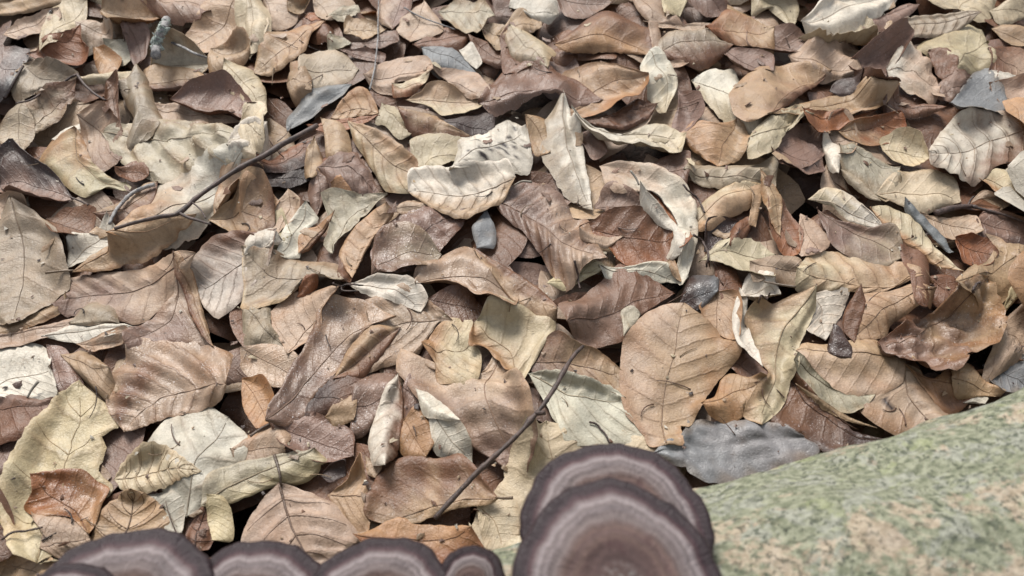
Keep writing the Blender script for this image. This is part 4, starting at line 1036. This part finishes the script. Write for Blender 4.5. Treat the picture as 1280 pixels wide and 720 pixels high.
def build_crumbs():
    rng = np.random.default_rng(21)
    Vs, Fs, Cs, off = [], [], [], 0
    for _ in range(420):
        px = np.array([rng.uniform(-20, 1300), rng.uniform(-20, 720)])
        g = ground_at(px, 0.035)
        g[2] = HM[h_idx(g[:1], g[1:2])][0] + 0.0006
        s = rng.uniform(0.0006, 0.0019) * (1 if rng.random() < 0.85 else 1.8)
        n = 6
        a = np.sort(rng.uniform(0, 6.28, n))
        ring = np.stack([np.cos(a) * s * rng.uniform(0.5, 1.3, n), np.sin(a) * s * rng.uniform(0.3, 1.0, n), rng.normal(0, 0.18 * s, n) + 0.1 * s], -1)
        rot = rng.uniform(0, 6.28); cr_, sr_ = math.cos(rot), math.sin(rot)
        ring = np.stack([ring[:, 0] * cr_ - ring[:, 1] * sr_, ring[:, 0] * sr_ + ring[:, 1] * cr_, ring[:, 2]], -1)
        top = np.array([[0, 0, 0.45 * s]])
        Vs.append(np.vstack([ring, top]) + g)
        q = np.arange(n)
        Fs.append(np.stack([q, (q + 1) % n, np.full(n, n)], -1) + off); off += n + 1
        Cs.append(np.tile([*(lin(PAL['PTBKDMCB'[rng.integers(8)]]) * ALB * rng.uniform(0.5, 1.0)), 1], (n + 1, 1)))
    for _ in range(60):                                           # torn scraps of blade
        px = np.array([rng.uniform(-10, 1290), rng.uniform(-10, 300)])
        g = ground_at(px, 0.035)
        s = rng.uniform(0.002, 0.0048); n = 9
        a_ = np.linspace(0, 6.28, n, endpoint=False) + rng.normal(0, 0.12, n)
        rr = s * rng.uniform(0.55, 1.25, n) * (1 + 0.5 * np.cos(2 * (a_ - rng.uniform(0, 6))))
        x, y = g[0] + np.cos(a_) * rr, g[1] + np.sin(a_) * rr
        hh = HM[h_idx(x, y)]; h0 = HM[h_idx(g[:1], g[1:2])][0]
        tilt = rng.normal(0, 0.3, 2)
        zz = h0 + (x - g[0]) * tilt[0] + (y - g[1]) * tilt[1] + rng.normal(0, 0.08 * s, n)
        zz = np.maximum(zz, np.minimum(hh, h0 + 0.004) + 0.0003)
        Vs.append(np.vstack([np.stack([x, y, zz], 1), [[g[0], g[1], zz.mean() + 0.12 * s]]]))
        q = np.arange(n)
        Fs.append(np.stack([q, (q + 1) % n, np.full(n, n)], -1) + off); off += n + 1
        Cs.append(np.tile([*(lin(PAL['TBKMCBT'[rng.integers(7)]]) * ALB * rng.uniform(0.7, 1.05)), 1], (n + 1, 1)))
    for _ in range(85):
        px = np.array([rng.uniform(0, 1280), rng.uniform(0, 690)])
        g = ground_at(px, 0.035)
        n = 9
        Ls = rng.uniform(0.006, 0.024); a0 = rng.uniform(0, 6.28); bend = rng.normal(0, 1.1)
        tt = np.linspace(0, 1, n); an = a0 + bend * tt
        x = g[0] + np.cumsum(np.cos(an)) * Ls / n; y = g[1] + np.cumsum(np.sin(an)) * Ls / n
        hh = HM[h_idx(x, y)]
        zz = np.maximum(np.linspace(hh[0], hh[-1], n), hh - 0.002) + 0.0005 + 0.0015 * rng.random() * tt
        v, f = tube(np.stack([x, y, zz], 1), np.linspace(0.00042, 0.00022, n) * rng.uniform(0.7, 1.2), 4)
        Vs.append(v)
        f3 = np.vstack([f[:, [0, 1, 2]], f[:, [0, 2, 3]]])
        Fs.append(f3 + off); off += len(v)
        Cs.append(np.tile([*(lin(PAL['BDMT'[rng.integers(4)]]) * ALB * 0.6), 1], (len(v), 1)))
    me = mesh_from('leaf_crumbs', np.vstack(Vs), np.vstack(Fs), False, MAT_LEAF)
    C = np.vstack(Cs)
    attr(me, 'col', 'FLOAT_COLOR', C)
    attr(me, 'lv', 'FLOAT_VECTOR', np.tile([0, .5, 0], (len(C), 1))); attr(me, 'prm', 'FLOAT_VECTOR', np.tile([0, .3, .6], (len(C), 1)))
    tag(link('leaf_crumbs', me), 'tiny broken crumbs of leaf and bark sprinkled over the leaves', 'leaf crumbs', kind='stuff')


build_crumbs()

# ------------------------------------------------------------------ the mossy log the picture is taken across
RL = 0.080


def log_material():
    m, nt, N, L, bs, out = new_mat('lichen_covered_bark')
    tc = N.new('ShaderNodeTexCoord')
    at = nd(N, 'ShaderNodeAttribute', attribute_name='along')
    P0 = at.outputs['Vector']                                # (along, round) in metres
    mp = nd(N, 'ShaderNodeMapping'); mp.inputs['Scale'].default_value = (0.85, 1.0, 1.0); L.new(P0, mp.inputs[0])
    P = mp.outputs[0]
    b = noise(nt, P, 300, 5, 0.65)
    d = noise(nt, P, 700, 3, 0.6)
    fb = maprange(nt, b, 0.34, 0.66)
    green = mixc(nt, fb, lin((116, 121, 98)) * .52, lin((168, 170, 146)) * .52)
    grey = mixc(nt, fb, lin((136, 138, 126)) * .52, lin((180, 181, 168)) * .52)
    tan = mixc(nt, fb, lin((180, 158, 136)) * .52, lin((210, 190, 168)) * .52)
    s3 = nd(N, 'ShaderNodeSeparateXYZ'); L.new(P0, s3.inputs[0])
    far = maprange(nt, s3.outputs[1], -0.02, 0.05)            # algae thicker on the damp outer flank
    lace = math_n(nt, 'ADD', math_n(nt, 'MULTIPLY', noise(nt, P, 48, 6, 0.72, 0.3), 0.75), math_n(nt, 'MULTIPLY', noise(nt, P, 18, 3, 0.5), 0.25))
    tanm = maprange(nt, math_n(nt, 'SUBTRACT', lace, math_n(nt, 'MULTIPLY', far, 0.11)), 0.43, 0.485)
    greym = maprange(nt, noise(nt, P, 80, 6, 0.7, 0.5), 0.50, 0.57)
    c = mixc(nt, math_n(nt, 'MULTIPLY', greym, 0.75), green, grey)
    c = mixc(nt, math_n(nt, 'MULTIPLY', tanm, 0.68), c, tan)
    yl = maprange(nt, noise(nt, P, 65, 4, 0.65), 0.58, 0.68)
    c = mixc(nt, math_n(nt, 'MULTIPLY', yl, 0.35), c, lin((160, 168, 116)) * .6)
    fl = maprange(nt, noise(nt, P, 330, 5, 0.72, 0.3), 0.545, 0.60)
    fl = math_n(nt, 'MULTIPLY', fl, maprange(nt, noise(nt, P, 60, 3, 0.6), 0.36, 0.58, 0.25, 1.0))
    c = mixc(nt, math_n(nt, 'MULTIPLY', fl, 0.70), c, lin((66, 76, 62)) * .6)
    fl2 = maprange(nt, noise(nt, P, 430, 2, 0.5), 0.64, 0.70)
    c = mixc(nt, math_n(nt, 'MULTIPLY', fl2, 0.7), c, lin((48, 54, 48)) * .6)
    L.new(c, bs.inputs['Base Color'])
    bs.inputs['Roughness'].default_value = 0.8
    bs.inputs['Specular IOR Level'].default_value = 0.3
    h = math_n(nt, 'SUBTRACT', math_n(nt, 'ADD', b, math_n(nt, 'MULTIPLY', d, 0.6)), math_n(nt, 'MULTIPLY', fl, 0.8))
    L.new(bump(nt, h, 0.7, 0.0012), bs.inputs['Normal'])
    return m


CONT = [(1700, 372), (1500, 420), (1280, 488), (1120, 543), (1000, 580), (880, 611), (630, 686), (400, 742), (150, 785), (-150, 815), (-450, 830)]


def log_axis():
    C = catmull(np.array(CONT, float), 160)
    r = ray(C)
    t = np.gradient(r, axis=0)
    N = np.cross(r, t); N /= np.linalg.norm(N, axis=1)[:, None]
    N = np.where((N @ UP)[:, None] > 0, -N, N)
    zc = RL * 0.92
    s = (zc - CAM[2] - RL * N[:, 2]) / r[:, 2]
    return CAM + r * s[:, None] + RL * N


AX = log_axis()


def build_log():
    rng = np.random.default_rng(9)
    n, m = len(AX), 150
    T = np.gradient(AX, axis=0); T /= np.linalg.norm(T, axis=1)[:, None]
    B = np.cross(T, [0, 0, 1.0]); B /= np.linalg.norm(B, axis=1)[:, None]
    B = np.where(B[:, 1:2] < 0, -B, B)                        # away from the camera
    N = np.array([0, 0, 1.0])[None] * np.ones((n, 1))
    ph = np.linspace(0, 2 * np.pi, m, endpoint=False)
    s = np.r_[0, np.cumsum(np.linalg.norm(np.diff(AX, axis=0), axis=1))]
    S, PH = np.meshgrid(s, ph, indexing='ij')
    ARC = np.where(PH > np.pi, PH - 2 * np.pi, PH) * RL       # 0 at the top, positive away from the camera
    h = 0.0016 * waves(rng, S, ARC, 0.05, 6) + 0.0006 * waves(rng, S * 0.5, ARC, 0.012, 8) + 0.00035 * waves(rng, S * 0.5, ARC, 0.006, 8)
    R = RL + h
    V = AX[:, None] + R[..., None] * (np.sin(PH)[..., None] * B[:, None] + np.cos(PH)[..., None] * N[:, None])
    org = AX[n // 2] * [1, 1, 0]
    caps = np.vstack([AX[0], AX[-1]]) - org
    V = np.vstack([np.repeat(caps[:1], m, 0), (V - org).reshape(-1, 3), np.repeat(caps[1:], m, 0)])
    me = mesh_from('log', V, grid_faces(n + 2, m, True), True, log_material())
    at = np.stack([S, ARC, np.zeros_like(S)], -1).reshape(-1, 3)
    attr(me, 'along', 'FLOAT_VECTOR', np.vstack([at[:m], at, at[-m:]]))
    tag(link('log', me, loc=org), 'fallen log with green and tan lichen covered bark at the lower right', 'log')


build_log()

# ------------------------------------------------------------------ bracket fungi on the log
def fungus_material():
    m, nt, N, L, bs, out = new_mat('zoned_bracket_fungus')
    tc = N.new('ShaderNodeTexCoord')
    at = nd(N, 'ShaderNodeAttribute', attribute_name='rr')
    s3 = nd(N, 'ShaderNodeSeparateXYZ'); L.new(at.outputs['Vector'], s3.inputs[0])
    P = tc.outputs['Object']
    n1 = noise(nt, P, 90, 4, 0.6); n2 = noise(nt, P, 420, 4, 0.65)
    rv = nd(N, 'ShaderNodeCombineXYZ')
    L.new(math_n(nt, 'MULTIPLY', s3.outputs[1], 1.0), rv.inputs[0]); L.new(s3.outputs[2], rv.inputs[1])
    L.new(math_n(nt, 'MULTIPLY', s3.outputs[0], 0.35), rv.inputs[2])
    fib = noise(nt, rv.outputs[0], 26, 4, 0.7)
    r = math_n(nt, 'ADD', s3.outputs[0], math_n(nt, 'ADD', math_n(nt, 'MULTIPLY', math_n(nt, 'SUBTRACT', n1, 0.5), 0.055),
                                                math_n(nt, 'MULTIPLY', math_n(nt, 'SUBTRACT', n2, 0.5), 0.022)))
    cr = N.new('ShaderNodeValToRGB')
    st = [(0.0, (122, 110, 106)), (0.15, (108, 92, 88)), (0.30, (100, 83, 80)), (0.42, (106, 88, 84)), (0.455, (122, 104, 96)), (0.53, (106, 90, 87)),
          (0.56, (130, 112, 104)), (0.62, (118, 108, 105)), (0.645, (138, 132, 130)), (0.71, (128, 122, 121)), (0.73, (146, 142, 142)), (0.79, (136, 131, 131)), (0.82, (164, 162, 162)), (0.865, (138, 130, 131)),
          (0.89, (96, 78, 80)), (0.915, (74, 54, 60)), (0.95, (56, 39, 46)), (1.0, (46, 32, 38))]
    el = cr.color_ramp.elements
    for i, (p, c) in enumerate(st):
        e = el[i] if i < 2 else el.new(p)
        e.position = p; e.color = (*(lin(c) * 0.50 * np.array([1.0, 0.88, 0.88])), 1)
    L.new(r, cr.inputs[0])
    fg = nd(N, 'ShaderNodeCombineXYZ')
    zone = math_n(nt, 'SINE', math_n(nt, 'ADD', math_n(nt, 'MULTIPLY', r, 66.0), math_n(nt, 'MULTIPLY', n1, 9.0)))
    fv = math_n(nt, 'ADD', math_n(nt, 'ADD', 0.55, math_n(nt, 'MULTIPLY', zone, 0.10)), math_n(nt, 'ADD', math_n(nt, 'MULTIPLY', fib, 0.45), math_n(nt, 'MULTIPLY', n2, 0.45)))
    for i_ in range(3): L.new(fv, fg.inputs[i_])
    c = mixc(nt, 1.0, cr.outputs[0], fg.outputs[0], 'MULTIPLY')
    sp = maprange(nt, noise(nt, P, 520, 3, 0.6), 0.58, 0.68)
    inner = maprange(nt, s3.outputs[0], 0.2, 0.8, 1.0, 0.25)
    c = mixc(nt, math_n(nt, 'MULTIPLY', math_n(nt, 'MULTIPLY', sp, inner), 0.55), c, lin((58, 46, 46)) * .62)
    blot = math_n(nt, 'MULTIPLY', maprange(nt, noise(nt, P, 130, 5, 0.65), 0.50, 0.62), maprange(nt, s3.outputs[0], 0.52, 0.70, 1.0, 0.0))
    c = mixc(nt, math_n(nt, 'MULTIPLY', blot, 0.7), c, lin((86, 60, 60)) * .62)
    crust = math_n(nt, 'MULTIPLY', maprange(nt, noise(nt, P, 380, 4, 0.7), 0.50, 0.60), maprange(nt, s3.outputs[0], 0.10, 0.30, 1.0, 0.0))
    c = mixc(nt, math_n(nt, 'MULTIPLY', crust, 0.8), c, lin((196, 196, 192)) * .62)
    L.new(c, bs.inputs['Base Color'])
    L.new(maprange(nt, s3.outputs[0], 0.84, 0.93, 0.80, 0.50), bs.inputs['Roughness'])
    bs.inputs['Specular IOR Level'].default_value = 0.35
    L.new(bump(nt, math_n(nt, 'ADD', math_n(nt, 'MULTIPLY', fib, 1.2), n2), 0.9, 0.0009), bs.inputs['Normal'])
    return m


MAT_FUN = fungus_material()
MAT_PORE = plain_mat('pale_pore_surface', (168, 152, 130), (130, 112, 96), 500, 0.85, 0.5, 0.0006)


def build_bracket(label, cx, cy, z, a_px, b_px, rot, dome, slope, seed, thick=0.0045, back=-0.75, flat_=1.0):
    rng = np.random.default_rng(seed)
    c = ground_at(np.array([cx, cy]), z)
    depth = (c - CAM) @ FWD
    sc = depth / F_PX
    rr = ray(np.array([cx, cy])); sl = -rr[2] / np.linalg.norm(rr)
    a, b = a_px * sc, b_px * sc / sl
    nr, nt_ = 44, 128
    th = np.linspace(0, 2 * np.pi, nt_, endpoint=False)
    lobe = 1 + 0.018 * np.sin(2 * th + rng.uniform(0, 6)) + 0.012 * np.sin(5 * th + rng.uniform(0, 6)) + 0.010 * np.sin(9 * th + rng.uniform(0, 6)) + 0.007 * np.sin(17 * th + rng.uniform(0, 6)) + 0.005 * np.sin(29 * th)
    rho = np.linspace(0, 1, nr)[:, None]
    sy = np.sin(th); sy = np.where(sy < 0, sy * abs(back), sy)
    cx_ = np.sign(np.cos(th)) * np.abs(np.cos(th)) ** flat_; sy = np.sign(sy) * np.abs(sy) ** flat_
    X = rho * a * lobe * cx_; Y = rho * b * lobe * sy
    ridge = 0.0003 * np.sin(rho * 44 + 0.6 * np.sin(3 * th)) * sstep(0.2, 0.5, rho)
    Z = -dome * rho ** 2.2 - slope * Y + ridge + 0.0005 * waves(rng, X, Y, 0.012, 6)
    Z = Z - 0.0007 * sstep(0.84, 0.90, rho) * (1 - sstep(0.9, 0.97, rho))            # groove inside the swollen margin
    k = np.linspace(0, np.pi / 2, 9)[1:, None]                                       # the blunt rim rolls under
    Xr = X[-1] + np.cos(th) * thick * 0.5 * np.sin(k); Yr = Y[-1] + sy * thick * 0.5 * np.sin(k)
    Zr = Z[-1] - thick * 0.5 * (1 - np.cos(k))
    Xr2 = X[-1] + np.cos(th) * thick * 0.5 * np.cos(k); Yr2 = Y[-1] + sy * thick * 0.5 * np.cos(k)
    Zr2 = Z[-1] - thick * 0.5 - thick * 0.5 * np.sin(k)
    V = np.stack([np.vstack([X, Xr, Xr2]), np.vstack([Y, Yr, Yr2]), np.vstack([Z, Zr, Zr2])], -1)
    rad = np.vstack([np.repeat(rho, nt_, 1), np.full((16, nt_), 1.0)])
    ca, sa = math.cos(rot), math.sin(rot)
    def place(V):
        x, y = V[..., 0] * ca - V[..., 1] * sa, V[..., 0] * sa + V[..., 1] * ca
        return np.stack([x, y, V[..., 2]], -1)
    n = V.shape[0]
    root = bpy.data.objects.new('bracket_fungus', None)
    COL.objects.link(root); root.location = c; root.empty_display_size = 0.01
    tag(root, label, 'fungus', 'bracket fungi growing on the log')
    cap = mesh_from('cap', place(V).reshape(-1, 3), grid_faces(n, nt_, True), True, MAT_FUN)
    attr(cap, 'rr', 'FLOAT_VECTOR', np.stack([rad, np.cos(th)[None] + 0 * rad, np.sin(th)[None] + 0 * rad], -1).reshape(-1, 3))
    link('cap', cap, root)
    rim = V[-1]
    q = np.linspace(1, 0, 10)[:, None, None]
    U_ = rim[None] * q
    U_[..., 2] = rim[None, :, 2] * q[..., 0] + (1 - q[..., 0]) * (rim[:, 2].mean() - 0.006)
    link('pore_surface', mesh_from('pore_surface', place(U_).reshape(-1, 3), grid_faces(10, nt_, True), True, MAT_PORE), root)


build_bracket('large zoned fungus at the bottom centre, the front one of the overlapping pair', 779, 742, 0.186, 130, 152, 0.0, 0.007, 0.06, 1)
build_bracket('zoned fungus with a broad dark rim, partly hidden behind the large front one', 773, 655, 0.160, 114, 114, -0.12, 0.006, 0.10, 2)
build_bracket('grey banded fungus at the bottom centre, left of its tiny neighbour', 466, 782, 0.150, 96, 112, 0.0, 0.005, 0.12, 3, flat_=.9)
build_bracket('tiny narrow fungus squeezed between the banded one and the log', 584, 742, 0.148, 40, 58, -0.1, 0.004, 0.12, 4, 0.005, flat_=.9)
build_bracket('dark rimmed fungus in the middle of the lower left three', 300, 786, 0.146, 100, 106, 0.05, 0.005, 0.14, 5, flat_=.88)
build_bracket('broad pale banded fungus at the lower left above the dark corner one', 130, 800, 0.148, 128, 128, 0.10, 0.005, 0.08, 6, flat_=.9)
build_bracket('small dark fungus in the bottom left, barely in the picture', 62, 774, 0.160, 68, 60, 0.05, 0.005, 0.10, 7, flat_=.9)
